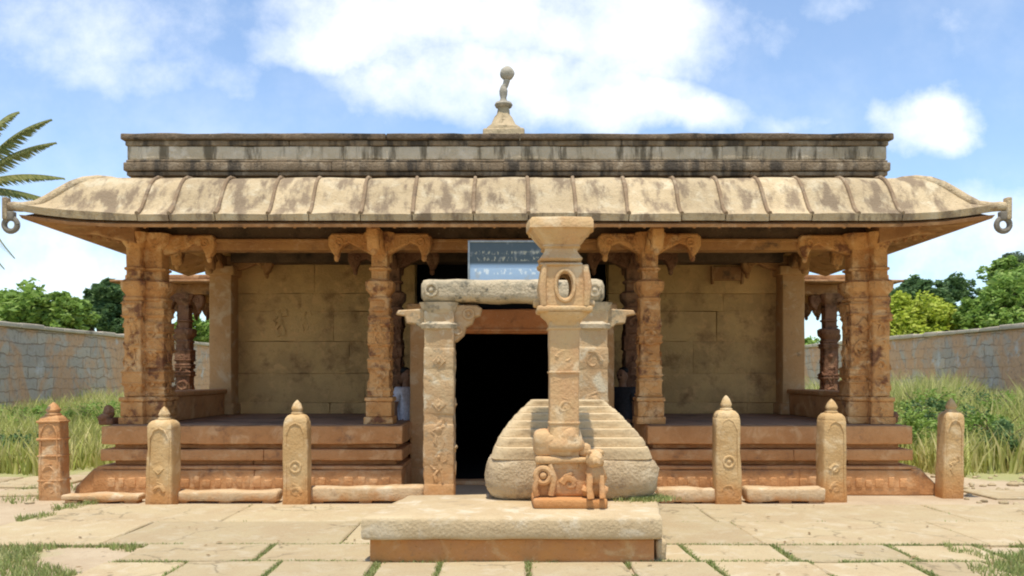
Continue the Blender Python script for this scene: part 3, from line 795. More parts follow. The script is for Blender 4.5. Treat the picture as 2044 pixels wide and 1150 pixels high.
for q in jx:
    mb = MB(); mb.tube([(q + noise.noise(Vector((q, d*4, 2)))*.012, EY-d, z+.004+.10*max(0, (abs(q)-4.6)/1.3)**2*d) for (d, z) in prof], [.025+.006*noise.noise(Vector((q*3, d*6, 0))) for d, z in prof], 8)
    mb.build('eave_rib', MT['rib'], eave)
# hidden core and soffit under the panels
sv = []; sfc = []
sp_ = [(0, 4.10), (.2, 4.05), (.4, 3.86), (.6, 3.62), (.76, 3.49), (.80, 3.475), (.78, 3.44), (.70, 3.46), (.45, 3.53), (.2, 3.66), (0.0, 3.74), (-.2, 3.76)]
path = lambda d: [(-(EH+d), 15.3), (-(EH+d), EY-d), (EH+d, EY-d), (EH+d, 15.3)]
def lift(x, d): return .10*max(0, (EH+d-4.6)/1.3)**2*d
n = 0
for (d, z) in sp_:
    P4 = path(d)
    seq = [(P4[0][0], P4[0][1], z), (P4[1][0]-flare(P4[1][0], d), P4[1][1]-flare(P4[1][0], d)*.8, z+flare(P4[1][0], d)*.25+lift(0, max(0, d)))]
    for k in range(1, 24): 
        x = -(EH+d) + 2*(EH+d)*k/24; seq.append((x + math.copysign(flare(x, d), x), EY-d-flare(x, d)*.8, z + flare(x, d)*.25 + .10*max(0, (abs(x)-4.6)/1.3)**2*max(d, 0)))
    seq += [(P4[2][0]+flare(P4[2][0], d), P4[2][1]-flare(P4[2][0], d)*.8, z+flare(P4[2][0], d)*.25+lift(0, max(0, d))), (P4[3][0], P4[3][1], z)]
    n = len(seq); sv += seq
m = len(sp_)
for i in range(m):
    for k in range(n-1):
        a = i*n+k; b = ((i+1) % m)*n+k; sfc.append((a, a+1, b+1, b))
sm = MB(); sm.add(sv, sfc); soff = sm.build('soffit', MT['soffit'], eave, sharp=50)
# ribs carved under the soffit
rb = MB()
for k in range(34):
    x = -5.2 + 10.4*k/33
    rb.tube([(x, 11.0, 3.72), (x, 10.7, 3.60), (x, 10.42, 3.475)], [.035, .03, .022], 6)
rb.build('soffit_ribs', MT['soffit'], eave)
# hip ridges with upturned tips and stone rings
for s_ in (-1, 1):
    mb = MB(); pts_ = []; rr_ = []
    for i, (d, z) in enumerate(prof): fl_ = flare(EH+d, d); pts_.append((s_*(EH+d+fl_), EY-d-fl_*.8, z-.04+fl_*.25+lift(0, d))); rr_.append(.07 - .01*d/.83)
    d = .93; zt = 3.585+.10
    pts_ += [(s_*(EH+.955), EY-.92, 3.665), (s_*(EH+.985), EY-.94, 3.67)]; rr_ += [.055, .05]
    mb.tube(pts_, rr_, 10); 
    mb.box(s_*(EH+.985)-.03, s_*(EH+.985)+.03, EY-.99, EY-.89, 3.50, 3.77, r=.015)
    mb.build('hip_ridge', MT['eave'], eave)
    mb = MB(); mb.ring((s_*(EH+.93), EY-.94, 3.44), .08, .034, 'Y', 18, 8); mb.box(s_*(EH+.93)-.05, s_*(EH+.93)+.05, EY-.98, EY-.90, 3.49, 3.6, r=.015)
    mb.build('stone_ring', MT['iron'], eave)

# --- parapet
PY, PH = 11.22, 5.20
def loop(mb, o, z0, z1, name=None, seg=.3, amp=.01, stones=False):
    a = PH + o; y = PY - o
    x = -a
    while x < a - .01:
        x2 = min(a, x + (random.uniform(1.8, 4.2) if stones else 99))
        if a - x2 < .6: x2 = a
        mb.tint = random.uniform(-.2, .2) if stones else 0
        mb.box(x+.0005, x2-.0005, y, y+.3, z0+.001, z1-.001, r=.018, seg=.18, amp=amp, seed=int(x*3)); x = x2
    for s_ in (-1, 1): mb.box(min(s_*a, s_*(a-.3)), max(s_*a, s_*(a-.3)), y+.302, 15.2, z0+.001, z1-.001, r=.018, seg=.5, amp=amp)
mb = MB(); loop(mb, -.10, 4.16, 4.32, stones=True); loop(mb, -.02, 4.32, 4.38, stones=True); loop(mb, .01, 4.38, 4.50, stones=True); loop(mb, -.015, 4.50, 4.54)
loop(mb, -.01, 4.725, 4.80, stones=True)
par = mb.build('parapet', MT['parapet'], T)
mb = MB(); loop(mb, -.03, 4.54, 4.725, stones=True, amp=.014); mb.build('frieze', MT['frieze'], par)
mb = MB(); loop(mb, .035, 4.80, 4.885, stones=True, amp=.016); mb.build('coping', MT['cap'], par)
mb = MB(); mb.box(-4.9, 4.9, 11.45, 15.1, 4.30, 4.62, r=.02, seg=1.); mb.build('roof_deck', MT['cap'], T)

# --- finial on the roof
fin_ = thing('roof_finial', 'small weathered stone finial with a round knob standing on the temple roof', 'finial')
YF = 12.2; xf = wx(1005, YF); zf = lambda py: wz(py, YF)
mb = MB(); mb.box(xf-.30, xf+.30, YF-.30, YF+.30, 4.62, 5.17, r=.03, amp=.02)
mb.lathe([(.27, 5.17), (.26, 5.22), (.19, 5.28), (.14, zf(238)), (.10, zf(231)), (.09, zf(222)), (.075, zf(216))], (xf, YF, 0), 16, sq=.6, rot=PI/16, amp=.015)
mb.build('finial_base', MT['finialbase'], fin_)
mb = MB(); mb.lathe([(.07, zf(218)), (.12, zf(214)), (.135, zf(210)), (.12, zf(206)), (.06, zf(203)), (.045, zf(196)), (.06, zf(190)), (.065, zf(182)), (.05, zf(175)), (.035, zf(172))], (xf, YF, 0), 16, amp=.01)
mb.tube([(xf, YF, zf(176)), (xf+.03, YF, zf(170)), (xf+.05, YF, zf(160))], [.05, .045, .05], 10)
mb.build('finial_stem', MT['finial'], fin_)
mb = MB(); mb.ball((xf+.055, YF, zf(147)), .105, 14, sc=(1.05, .8, 1), amp=.08); mb.build('finial_knob', MT['finial'], fin_)
settle(fin_, (xf, YF, 4.62))
settle(T, (0, 11.0, 0))

# ------------------------------------------------------------------ carved gateway in front of the entrance
G = thing('stone_gateway', 'freestanding carved stone gateway with lichened lintel between the two platforms', 'gateway')
YG = 10.18; sg = F/YG
for (pxc, sd_) in ((878, 31), (1181, 32)):
    x = wx(pxc, YG); hw = .185
    zt = wz(606, YG)
    mb = MB(); mb.box(x-hw*.972, x+hw*.972, YG-hw*.972, YG+hw*.972, 0, zt-.1, r=.025, seg=.08, amp=.012, seed=sd_)
    for (a, b) in ((0, .30), (.50, 1.02), (1.12, 1.58), (1.66, 1.95)):
        mb.box(x-hw, x+hw, YG-hw, YG+hw, a, b, r=.03, seg=.08, amp=.012, seed=sd_+int(a*9))
    for (z0, z1, k) in ((.32, 1.0, 1), (1.1, 1.6, 2), (1.62, 2.0, 3)):
        for ax_, (fx, fy) in ((0, (x, YG-hw)), (1, (x+hw, YG)), (-1, (x-hw, YG))): relief(mb, fx, fy, z0, z1, .30, sd_*7+k+ax_, ax_, .08)
    p = mb.build('post', MT['gate'], G, sharp=45)
    mb = MB(); zc = wz(662, YG)
    mb.lathe([(hw*.86, 0), (hw*1.2, .03), (hw*1.25, .08), (hw*.95, .12), (hw*.9, .2), (hw*1.15, .25), (hw*1.2, zt-zc-.06), (hw*1.3, zt-zc)], (x, YG, zc), 16, sq=.85, rot=PI/16, amp=.015)
    relief(mb, x, YG-hw*1.15, zc+.1, zt, .3, sd_, 0, .05)
    mb.build('capital', MT['lintel'], p)
    so_ = -1 if pxc < 1000 else 1
    si_ = -so_; z9 = wz(612, YG); poly = [(x+si_*.15, z9-.44), (x+si_*.21, z9-.44), (x+si_*.30, z9-.36), (x+si_*.33, z9-.26), (x+si_*.40, z9-.22), (x+si_*.43, z9-.14), (x+si_*.50, z9-.12), (x+si_*.52, z9-.03), (x+si_*.46, z9+.01), (x+si_*.15, z9+.02)]
    mb = MB(); mb.prism(poly if si_ > 0 else poly[::-1], YG-.11, YG+.11, bev=.02); mb.ring((x+si_*.36, YG-.11, z9-.1), .06, .02, 'Y', 14, 6); mb.ring((x+si_*.23, YG-.11, z9-.3), .045, .018, 'Y', 14, 6); mb.ball((x+si_*.36, YG-.11, z9-.1), .025, 8)
    mb.build('bracket', MT['gate'], p)
    mb = MB(); z9 = wz(622, YG); poly = [(x+so_*.15, z9-.26), (x+so_*.30, z9-.16), (x+so_*.40, z9-.15), (x+so_*.42, z9-.06), (x+so_*.53, z9-.04), (x+so_*.5, z9+.01), (x+so_*.15, z9+.03)]
    mb.prism(poly if so_ > 0 else poly[::-1], YG-.1, YG+.1, bev=.015); mb.build('bracket', MT['gate'], p)
mb = MB(); xa, xb = wx(840, YG), wx(1207, YG); z0, z1 = wz(606, YG), wz(560, YG)
pts_ = [(xa+.02, .6), (xa+.05, .9), (xa+.12, 1.0), (xa+.3, .97)] + [(xa+.3+(xb-xa-.6)*k/10, .96+.03*math.sin(k*2.1)) for k in range(1, 10)] + [(xb-.3, .97), (xb-.12, 1.0), (xb-.05, .9), (xb-.02, .6)]
hh = (z1-z0)/2
vs = []; fs = []; nn_ = 20
for (x, k) in pts_:
    for j in range(nn_):
        a = 2*PI*j/nn_; q = 1/(abs(math.cos(a))**8+abs(math.sin(a))**8)**.125
        p = Vector((x, YG+math.cos(a)*.24*q*k, (z0+z1)/2+math.sin(a)*hh*q*k)); w_ = noise.noise(p*5)*.02
        vs.append(p + Vector((0, math.cos(a)*w_, math.sin(a)*w_)))
for i in range(len(pts_)-1):
    for j in range(nn_): j2 = (j+1)%nn_; fs.append((i*nn_+j, i*nn_+j2, (i+1)*nn_+j2, (i+1)*nn_+j))
fs.append(tuple(range(nn_))); fs.append(tuple((len(pts_)-1)*nn_+j for j in range(nn_))); mb.add(vs, fs)
for x in (xa+.15, xb-.15): mb.ring((x, YG-.24, (z0+z1)/2), .07, .02, 'Y', 14, 6); mb.ball((x, YG-.24, (z0+z1)/2), .03, 8)
mb.build('lintel', MT['lintel'], G, sharp=60)
settle(G, (wx(1028, YG), YG, 0))

# --- sign standing on the lintel
YS = YG+.17; sgn = thing('signboard', 'weathered blue and white painted sign board on top of the gateway lintel', 'sign')
x0, x1 = wx(934, YS), wx(1094, YS); zb_, zt_ = z1-.004, wz(480, YS)
mb = MB(); w_ = (x1-x0)/2; cxs = (x0+x1)/2
mb.box(-w_+.02, w_-.02, 0, .015, .02, zt_-zb_-.02, r=.003, seg=1, amp=0); bd_ = mb.build('board', MT['sign'], sgn); bd_.location = (cxs, YS, zb_)
mb = MB(); H_ = zt_-zb_
mb.box(cxs-w_, cxs-w_+.025, YS-.012, YS+.03, zb_, zt_, r=.004, seg=1, amp=0); mb.box(cxs+w_-.025, cxs+w_, YS-.012, YS+.03, zb_, zt_, r=.004, seg=1, amp=0)
mb.box(cxs-w_+.026, cxs+w_-.026, YS-.012, YS+.03, zt_-.025, zt_, r=.004, seg=1, amp=0); mb.box(cxs-w_+.026, cxs+w_-.026, YS-.012, YS+.03, zb_, zb_+.025, r=.004, seg=1, amp=0)
mb.build('frame', MT['metal'], sgn); settle(sgn, (cxs, YS, zb_))

# ------------------------------------------------------------------ plinth with lamp column and tiered stone
def slabpoly(mb, poly, z0, z1, r=.03, amp=.02, seg=.12):
    """horizontal slab from a plan outline with worn edge"""
    P_ = []
    n = len(poly)
    for i in range(n):
        a, b = Vector(poly[i]), Vector(poly[(i+1)%n]); m_ = max(1, int((b-a).length/seg))
        for k in range(m_):
            p = a.lerp(b, k/m_); d = (b-a).normalized(); w = noise.noise(Vector((p.x*2.5, p.y*2.5, z0*9)))*amp + noise.noise(Vector((p.x*9, p.y*9, z0*9)))*amp*.4
            P_.append(p + Vector((d.y, -d.x))*w)
    n = len(P_); c = sum(P_, Vector((0,0)))/n; vs = []
    def inn(p, q): return p + (c-p).normalized()*q
    rings = [(r, z0), (r*.3, z0+r*.3), (0, z0+r), (0, (z0+z1)/2), (0, z1-r), (r*.3, z1-r*.3), (r, z1)]
    for (q, z) in rings:
        for p in P_:
            p2 = inn(p, q + .0); vs.append((p2.x, p2.y, z + (noise.noise(Vector((p.x*3, p.y*3, z*3)))*.008)))
    fs = []; m_ = len(rings)
    for i in range(m_-1):
        for k in range(n): j = (k+1)%n; fs.append((i*n+k, i*n+j, (i+1)*n+j, (i+1)*n+k))
    fs.append(tuple(range(n-1, -1, -1))); fs.append(tuple((m_-1)*n+k for k in range(n)))
    mb.add(vs, fs)
PL = thing('plinth', 'broad low plinth with cream slab on orange courses at the front of the court', 'plinth')
out = [(-1.22, 6.92), (1.29, 6.92), (1.40, 7.6), (1.50, 8.28), (1.60, 8.95), (.02, 8.95), (-.08, 8.32), (-.55, 8.27), (-1.0, 8.24), (-1.10, 7.6)]
mb = MB(); slabpoly(mb, out, .225, .41); mb.build('top_slab', MT['slab'], PL, sharp=50)
inn_ = [(x*.955+.006, 6.99+(y-6.92)*.96) for x, y in out]
mb = MB(); slabpoly(mb, inn_, .0, .222, r=.02, amp=.015); mb.build('lower_course', MT['ochre'], PL, sharp=50)
settle(PL, (.1, 7.6, 0))
# loose bright stone behind its right edge
mb = MB(); mb.box(1.27, 1.36, 7.02, 7.9, 0, .2, r=.03, amp=.02); o = mb.build('kerb_stone', MT['slab']); 
tag(o, 'narrow cream kerb stone lying against the right side of the plinth', 'kerb stone')

TS = thing('tiered_stone', 'tiered cream stone on a rough boulder like base, behind the lamp column', 'tiered stone')
YT = 8.30
tx = wx(1142, 7.95)
mb = MB()
bl = [(-.80, -.42), (-.5, -.47), (0, -.48), (.5, -.47), (.82, -.40), (.84, 0), (.8, .42), (.0, .46), (-.78, .42), (-.82, 0)]
def tierring(mb, rings, n=72, p=4., back=0.):
    """stack of rounded rectangles (half width x, half depth y, z) with noise"""
    vs = []; fs = []
    for (hx, hy, z, am) in rings:
        for k in range(n):
            a = 2*PI*(k+.5)/n; ca, sa = math.cos(a), math.sin(a); q = 1/(abs(ca)**p+abs(sa)**p)**(1/p)
            v_ = Vector((tx+ca*q*hx, YT+back+sa*q*hy, z)); w_ = noise.noise(v_*5)*am + noise.noise(v_*13)*am*.5
            vs.append(v_ + Vector((ca, sa, .3))*w_)
    m_ = len(rings)
    for i in range(m_-1):
        for k in range(n): j = (k+1)%n; fs.append((i*n+k, i*n+j, (i+1)*n+j, (i+1)*n+k))
    fs.append(tuple(range(n-1, -1, -1))); fs.append(tuple((m_-1)*n+k for k in range(n)))
    mb.add(vs, fs)
tierring(mb, [(.74, .38, .405, .0), (.79, .42, .44, .02), (.825, .46, .50, .04), (.84, .475, .60, .045), (.83, .475, .70, .045), (.80, .465, .775, .03), (.77, .44, .80, .0)], p=6.5)
mb.build('rough_base', MT['boulder'], TS, sharp=60)
mb = MB()
key = [(.80, .785), (.97, .715), (1.09, .625), (1.21, .525), (1.344, .375)]
def hwz(z):
    for (a, p), (b, q) in zip(key, key[1:]):
        if z <= b: return p + (q-p)*(z-a)/(b-a)
    return key[-1][1]
random.seed(5); lv = [.80, .915, 1.00, 1.08, 1.155, 1.225, 1.29, 1.35]
for i in range(7):
    a, b = lv[i], lv[i+1]; mb.tint = random.uniform(-.1, .1); y_ = .455 - .05*i; bk = .05*i; m_ = (a+b)/2
    tierring(mb, [(hwz(a)-.04, y_-.03, a-.015, 0), (hwz(a)-.006, y_-.006, a+.004, .006), (hwz(m_)+.002, y_-.006, m_, .008), (hwz(b)+.006, y_, b-.014, .008), (hwz(b)+.001, y_-.004, b-.003, .006), (hwz(b)-.02, y_-.02, b, 0)], p=9., back=bk)
mb.build('tiers', MT['tier'], TS, sharp=40)
settle(TS, (tx, YT, .41))

LC = thing('lamp_column', 'tall carved stone lamp column with flared top and pierced lamp box on the plinth', 'column')
YL = 7.62; sL = F/YL; X = wx(1125, YL); zz = lambda py: wz(py, YL-.1)
mb = MB(); hw = .135
mb.box(X-hw, X+hw, YL-hw, YL+hw, .75, zz(640), r=.02, seg=.1, amp=.006)
for z in (1.16, 1.62, 2.02): mb.box(X-hw*1.07, X+hw*1.07, YL-hw*1.07, YL+hw*1.07, z, z+.022, r=.006, amp=.006)
relief(mb, X, YL-hw, 1.66, 2.0, .22, 61, 0, .05); relief(mb, X, YL-hw, 1.2, 1.58, .22, 63, 0, .04); relief(mb, X+hw, YL, 1.2, 2.0, .22, 62, 1, .05)
sh = mb.build('shaft', MT['lamp'], LC)
# base with seated figures
mb = MB(); bx = wx(1135, YL)
mb.box(bx-.335, bx+.335, YL-.24, YL+.24, .405, .50, r=.03, seg=.1, amp=.012); mb.box(bx-.30, bx+.24, YL-.13, YL+.2, .50, .86, r=.04, seg=.08, amp=.02)
mb.box(bx-.31, bx+.28, YL-.18, YL+.2, .80, .87, r=.03, seg=.1, amp=.02); mb.box(bx-.31, bx+.05, YL-.15, YL+.15, .87, 1.06, r=.05, seg=.06, amp=.03, seed=4)
mb.build('base', MT['lamp'], LC, sharp=50)
def lion(x, y, z, s, seed):
    """squat seated lion carved in the round: haunches, chest, head with mane, forelegs, tail"""
    t = MB()
    t.ball((x, y+.05, z+.10*s), .085*s, 12, sc=(1, 1.1, 1.1), amp=.15)
    t.ball((x, y-.02, z+.2*s), .075*s, 12, sc=(.95, .9, 1.3), amp=.12)
    t.ball((x, y-.05, z+.33*s), .068*s, 12, sc=(1.1, 1, 1), amp=.2)
    t.ball((x, y-.11, z+.315*s), .036*s, 10, sc=(1.1, 1, .8))
    for q in (-1, 1):
        t.tube([(x+q*.04*s, y-.06, z+.2*s), (x+q*.05*s, y-.09, z+.1*s), (x+q*.05*s, y-.11, z+.01)], [.03*s, .024*s, .03*s], 8)
        t.ball((x+q*.075*s, y+.02, z+.06*s), .05*s, 8, sc=(.7, 1.2, 1.)); t.ball((x+q*.05*s, y-.06, z+.39*s), .018*s, 6)
    t.tube([(x+.06*s, y+.12, z+.05*s), (x+.1*s, y+.14, z+.16*s), (x+.06*s, y+.12, z+.26*s)], .015*s, 6)
    t.v = [tuple(Vector(p) + Vector((noise.noise(Vector(p)*22), noise.noise(Vector(p)*22+Vector((9, 0, 0)))*.7, noise.noise(Vector(p)*22+Vector((0, 9, 0)))))*.028) for p in t.v]
    t.box(x-.085, x+.085, y+.0, y+.16, z-.0, z+.40*s, r=.04, seg=.05, amp=.03)
    return t
for (pxx, s_, sd_) in ((1186, 1.08, 2),):
    t = lion(wx(pxx, YL-.12), YL-.17 + (.02 if sd_ == 3 else 0), .495, s_, sd_); t.build('lion_figure', MT['lamp'], LC, sharp=60)
mb = MB(); xs_ = wx(1084, YL-.15); mb.ring((xs_, YL-.17, .70), .065, .028, 'Y', 16, 8); mb.ball((xs_, YL-.17, .70), .035, 10); mb.tube([(xs_-.06, YL-.16, .52), (xs_-.075, YL-.18, .60), (xs_-.05, YL-.18, .68)], [.03, .026, .02], 8); mb.tube([(xs_+.06, YL-.16, .80), (xs_+.10, YL-.17, .68), (xs_+.07, YL-.16, .52)], [.02, .03, .03], 8); relief(mb, wx(1136, YL-.15), YL-.14, .52, .80, .2, 64, 0, .09); mb.build('scroll_carving', MT['lamp'], LC)
mb = MB(); mb.lathe([(.14, .90), (.19, .93), (.20, .97), (.17, 1.02), (.15, 1.10), (.14, 1.14)], (X, YL, 0), 16, sq=.6, rot=PI/16, amp=.012)
mb.ball((X+.03, YL-.13, 1.02), .09, 12, sc=(1.1, .5, 1.1), amp=.5); mb.box(X-.26, X-.13, YL-.14, YL+.08, .88, 1.08, r=.04, seg=.05, amp=.04, seed=9); mb.box(X+.12, X+.24, YL-.12, YL+.08, .86, .98, r=.03, seg=.05, amp=.03, seed=8)
mb.build('shaft_foot', MT['lamp'], LC, sharp=60)
# pierced lamp box
mb = MB(); za, zb = zz(612), zz(532); hb = .19
def pierced(mb, w, h, ow, oh, th, mtx):
    n = 40; outer = []; inner = []
    for k in range(n):
        a = 2*PI*(k+.5)/n; ca, sa = math.cos(a), math.sin(a); q = 1/max(abs(ca)/w, abs(sa)/h)
        outer.append((ca*q, sa*q)); q2 = 1/((abs(ca)/ow)**2.6+(abs(sa)/oh)**2.6)**(1/2.6); inner.append((ca*q2, sa*q2))
    vs = [(x, 0, z) for x, z in outer] + [(x*1.12, 0, z*1.1) for x, z in inner] + [(x, .025, z) for x, z in inner] + [(x, th, z) for x, z in inner] + [(x, th, z) for x, z in outer]
    fs = []
    for i in range(5):
        for k in range(n): j = (k+1) % n; fs.append((i*n+k, i*n+j, ((i+1)%5)*n+j, ((i+1)%5)*n+k))
    mb.add(vs, fs, mtx)
for k in range(4):
    mt = Matrix.Translation((X, YL, (za+zb)/2)) @ Matrix.Rotation(k*PI/2, 4, 'Z') @ Matrix.Translation((0, -hb, 0))
    pierced(mb, hb-.002*(k%2), (zb-za)/2, .058, .11, .06, mt)
t = MB(); t.ring((0, -hb-.005, 0), .085, .014, 'Y', 20, 6)
for k in range(4): 
    tt = MB()
    pp = [(math.cos(a)*.085, -hb-.006, math.sin(a)*.14) for a in [2*PI*j/24 for j in range(25)]]
    tt.tube(pp, .016, 6, cap=False)
    mb.add(tt.v, tt.f, Matrix.Translation((X, YL, (za+zb)/2)) @ Matrix.Rotation(k*PI/2, 4, 'Z'))
for sx in (-1, 1):
    for sy in (-1, 1):
        mb.tube([(X+sx*hb, YL+sy*hb, za+.0), (X+sx*(hb+.015), YL+sy*(hb+.01), (za+zb)/2), (X+sx*hb*.96, YL+sy*hb*.96, zb)], [.03, .036, .028], 8)
mb.box(X-.19, X+.19, YL-.19, YL+.19, za+.001, za+.03, r=.01)
lb = mb.build('lamp_box', MT['lamp'], LC, sharp=40)
mb = MB(); mb.box(X-.25, X+.25, YL-.22, YL+.22, zz(624), za, r=.02, seg=.1, amp=.008); mb.lathe([(.14, zz(650)), (.16, zz(640)), (.21, zz(630)), (.22, zz(624))], (X, YL, 0), 16, sq=.85, rot=PI/16)
for s_ in (-1, 1):
    mb.box(X+s_*.23-.05, X+s_*.23+.05, YL-.08, YL+.08, za, za+.06, r=.02)
mb.build('ledge', MT['lamp'], LC)
mb = MB(); mb.lathe([(.20, zz(534)), (.215, zz(531)), (.20, zz(527)), (.14, zz(525)), (.195, zz(522)), (.205, zz(518)), (.175, zz(510)), (.155, zz(503)), (.155, zz(498)), (.18, zz(494)), (.17, zz(490)), (.21, zz(480)), (.27, zz(464)), (.275, zz(462)), (.30, zz(461)), (.305, zz(446)), (.29, zz(440))], (X-.035, YL, 0), 32, sq=.75, amp=.02)
mb.build('flared_top', MT['lamp'], LC, sharp=50)
settle(LC, (X, YL, .41))

# ------------------------------------------------------------------ post row and rails
def guard_post(pxc, pyt, pyb, wpx, material, seed, label, wide_fin=.07, bands=False, disc=False, tilt=0.):
    Y0 = gy(pyb); s = F/Y0; w = wpx/s; x = wx(pxc, Y0); Hh = (pyb-pyt)/s; Y = Y0 + w/2
    root = thing('guard_post', label, 'stone post', 'carved stone posts along the front of the temple')
    mb = MB(); hw = w/2; zb = Hh*.80
    mb.box(x-hw, x+hw, Y-hw*.85, Y+hw*.85, -.03, zb, r=.03, seg=.09, amp=.014, seed=seed, taper=.06)
    hs = hw*.94
    mb.lathe([(hs*.97, zb-.03), (hs*.98, zb), (hs*.9, zb+Hh*.03), (hs*.72, zb+Hh*.055), (hs*.5, zb+Hh*.065)], (x, Y, 0), 24, sq=.85, sy=.86, amp=.01)
    rr = random.Random(seed)
    t = MB(); zc = Hh*rr.uniform(.33, .4); q = hw*.42
    if disc:
        t.ring((x, Y-hw*.83, zc), q, .016, 'Y', 18, 6); t.ball((x, Y-hw*.84, zc), q*.42, 10, sc=(1, .5, 1))
    mb.add(t.v, t.f); relief(mb, x, Y-hw*.84, .05, Hh*(.30 if disc else .5), w*.75, seed+40, 0, .06)
    # raised arched border
    for s_ in (-1, 1): mb.tube([(x+s_*hw*.72, Y-hw*.82, .05), (x+s_*hw*.70, Y-hw*.81, zb*.85), (x+s_*hw*.4, Y-hw*.80, zb*.95), (x, Y-hw*.8, zb*.98)], .011, 6)
    if bands:
        for z in (.2, .45, .62, .8): mb.box(x-hw*1.02, x+hw*1.02, Y-hw*.9, Y+hw*.88, z*Hh-.014, z*Hh+.014, r=.01, seg=.1, amp=.01)
    mb.build('shaft', material, root, sharp=45)
    mb = MB(); f0 = zb+Hh*.055; r_ = wide_fin
    mb.lathe([(r_*.9, f0), (r_*1.1, f0+.01), (r_*1.1, f0+.03), (r_*.85, f0+.045), (r_*1.05, f0+.075), (r_*.95, f0+(Hh-f0)*.5), (r_*.6, f0+(Hh-f0)*.78), (r_*.18, Hh-.008), (.004, Hh)], (x, Y, 0), 18, sq=.3, amp=.012)
    mb.build('pointed_knob', material, root, sharp=60)
    settle(root, (x, Y, 0)); root.rotation_euler = (R(tilt*.5), R(tilt), rr.uniform(-.06, .06)); return x, Y
guard_post(96, 803, 1000, 47, MT['post_red'], 51, 'orange stone post at the left end of the row, banded, on the grass edge', .085, True, tilt=-1.)
guard_post(315, 812, 1011, 55, MT['post'], 52, 'buff stone post in front of the left corner pillar', tilt=.6)
guard_post(587, 799, 1012, 51, MT['post'], 53, 'buff stone post before the left platform with pale pointed knob and carved disc', disc=True)
guard_post(1458, 790, 1009, 51, MT['post'], 54, 'tallest stone post, first to the right of the tiered stone', disc=True, tilt=-.5)
guard_post(1669, 797, 1004, 49, MT['post'], 55, 'buff stone post before the right corner pillar')
guard_post(1905, 795, 996, 42, MT['post'], 56, 'stone post at the far right end of the row standing alone beyond the platform', .06, tilt=1.2)
for i, (a, b, pt, pb, lb_) in enumerate([(128, 284, 985, 1007, 'low stone rail between the leftmost banded post and its neighbour'), (346, 558, 979, 1004, 'low reddish stone rail between the second and third posts from the left'),
        (616, 846, 970, 1002, 'low pale topped stone rail from the third post to the gateway'), (1312, 1430, 974, 1002, 'short low stone rail between the tiered stone and the tallest post'), (1487, 1642, 973, 1001, 'low cream topped stone rail between the two buff posts on the right')]):
    Y = 10.42; z1_ = wz(pt, Y); z0_ = .03
    mb = MB(); mb.box(wx(a, Y), wx(b, Y), Y-.11, Y+.13, z0_, z1_, r=.03, seg=.12, amp=.022, seed=i)
    for x in (wx(a, Y)+.12, wx(b, Y)-.12, (wx(a, Y)+wx(b, Y))/2): mb.box(x-.08, x+.08, Y-.07, Y+.1, -.02, z0_+.01, r=.01)
    o = mb.build('stone_rail', MT['rail']); tag(o, lb_, 'rail', 'low rails between the stone posts')

# ------------------------------------------------------------------ side pavilions behind the porch
def pavilion(s_, cy, label, seed):
    root = thing('pavilion', label, 'pavilion', 'small pillared pavilions behind the porch')
    zr = wz(557, 16.0); cx = s_*6.05
    mb = MB(); mb.box(cx-1.4, cx+1.4, cy-1.3, cy+1.3, zr-.02, zr+.10, r=.03, amp=.01); mb.box(cx-1.6, cx+1.6, cy-1.5, cy+1.5, zr-.07, zr-.02, r=.02, amp=.01); mb.build('roof', MT['soffit'], root)
    for x in (7.2, 6.38, 4.85):
        for y in (-1.0, 1.0):
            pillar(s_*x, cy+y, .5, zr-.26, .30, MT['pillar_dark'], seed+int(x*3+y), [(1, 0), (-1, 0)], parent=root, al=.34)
    for y in (-1.0, 1.0):
        mb = MB(); mb.box(cx-1.35, cx+1.35, cy+y-.14, cy+y+.14, zr-.27, zr-.07, r=.015); mb.build('beam', MT['beam'], root)
    mb = MB(); mb.box(cx-1.4, cx+1.4, cy-1.3, cy+1.3, 0, .5, r=.03, amp=.012); mb.build('platform', MT['plat'], root)
    settle(root, (cx, cy, 0))
pavilion(-1, 17.4, 'dark pillared stone pavilion seen behind the left end of the porch', 71)
pavilion(1, 17.4, 'dark pillared stone pavilion seen behind the right end of the porch', 91)

# ------------------------------------------------------------------ compound walls
def cwall(x0, y0, x1, y1, label, H=3.5, th=.6):
    root = thing('compound_wall', label, 'wall', 'walls round the temple yard')
    d = Vector((x1-x0, y1-y0)); ln = d.length; a = math.atan2(d.y, d.x)
    mb = MB(); mb.box(0, ln, -th/2, th/2, 0, H-.22, r=.03, seg=.8, amp=.03); w = mb.build('masonry', MT['masonry'], root)
    mc = MB(); x = 0; rr = random.Random(3)
    while x < ln-.1:
        x2 = min(ln, x+rr.uniform(.9, 1.6)); mc.tint = rr.uniform(-.15, .15); hz = rr.uniform(-.02, .03)
        mc.box(x+.01, x2-.01, -th/2-.12, th/2+.12, H-.218, H-.06+hz, r=.03, seg=.5, amp=.02, seed=int(x)); x = x2
    c = mc.build('coping', MT['coping'], root)
    root.location = (x0, y0, 0); root.rotation_euler = (0, 0, a)
cwall(-17.9, 4, -17.0, 62, 'grey and orange block wall closing the yard on the left')
cwall(18.9, 4, 18.2, 62, 'grey block wall closing the yard on the right')
cwall(-17.3, 62.5, 18.6, 62.5, 'far block wall behind the temple seen between the pillars')

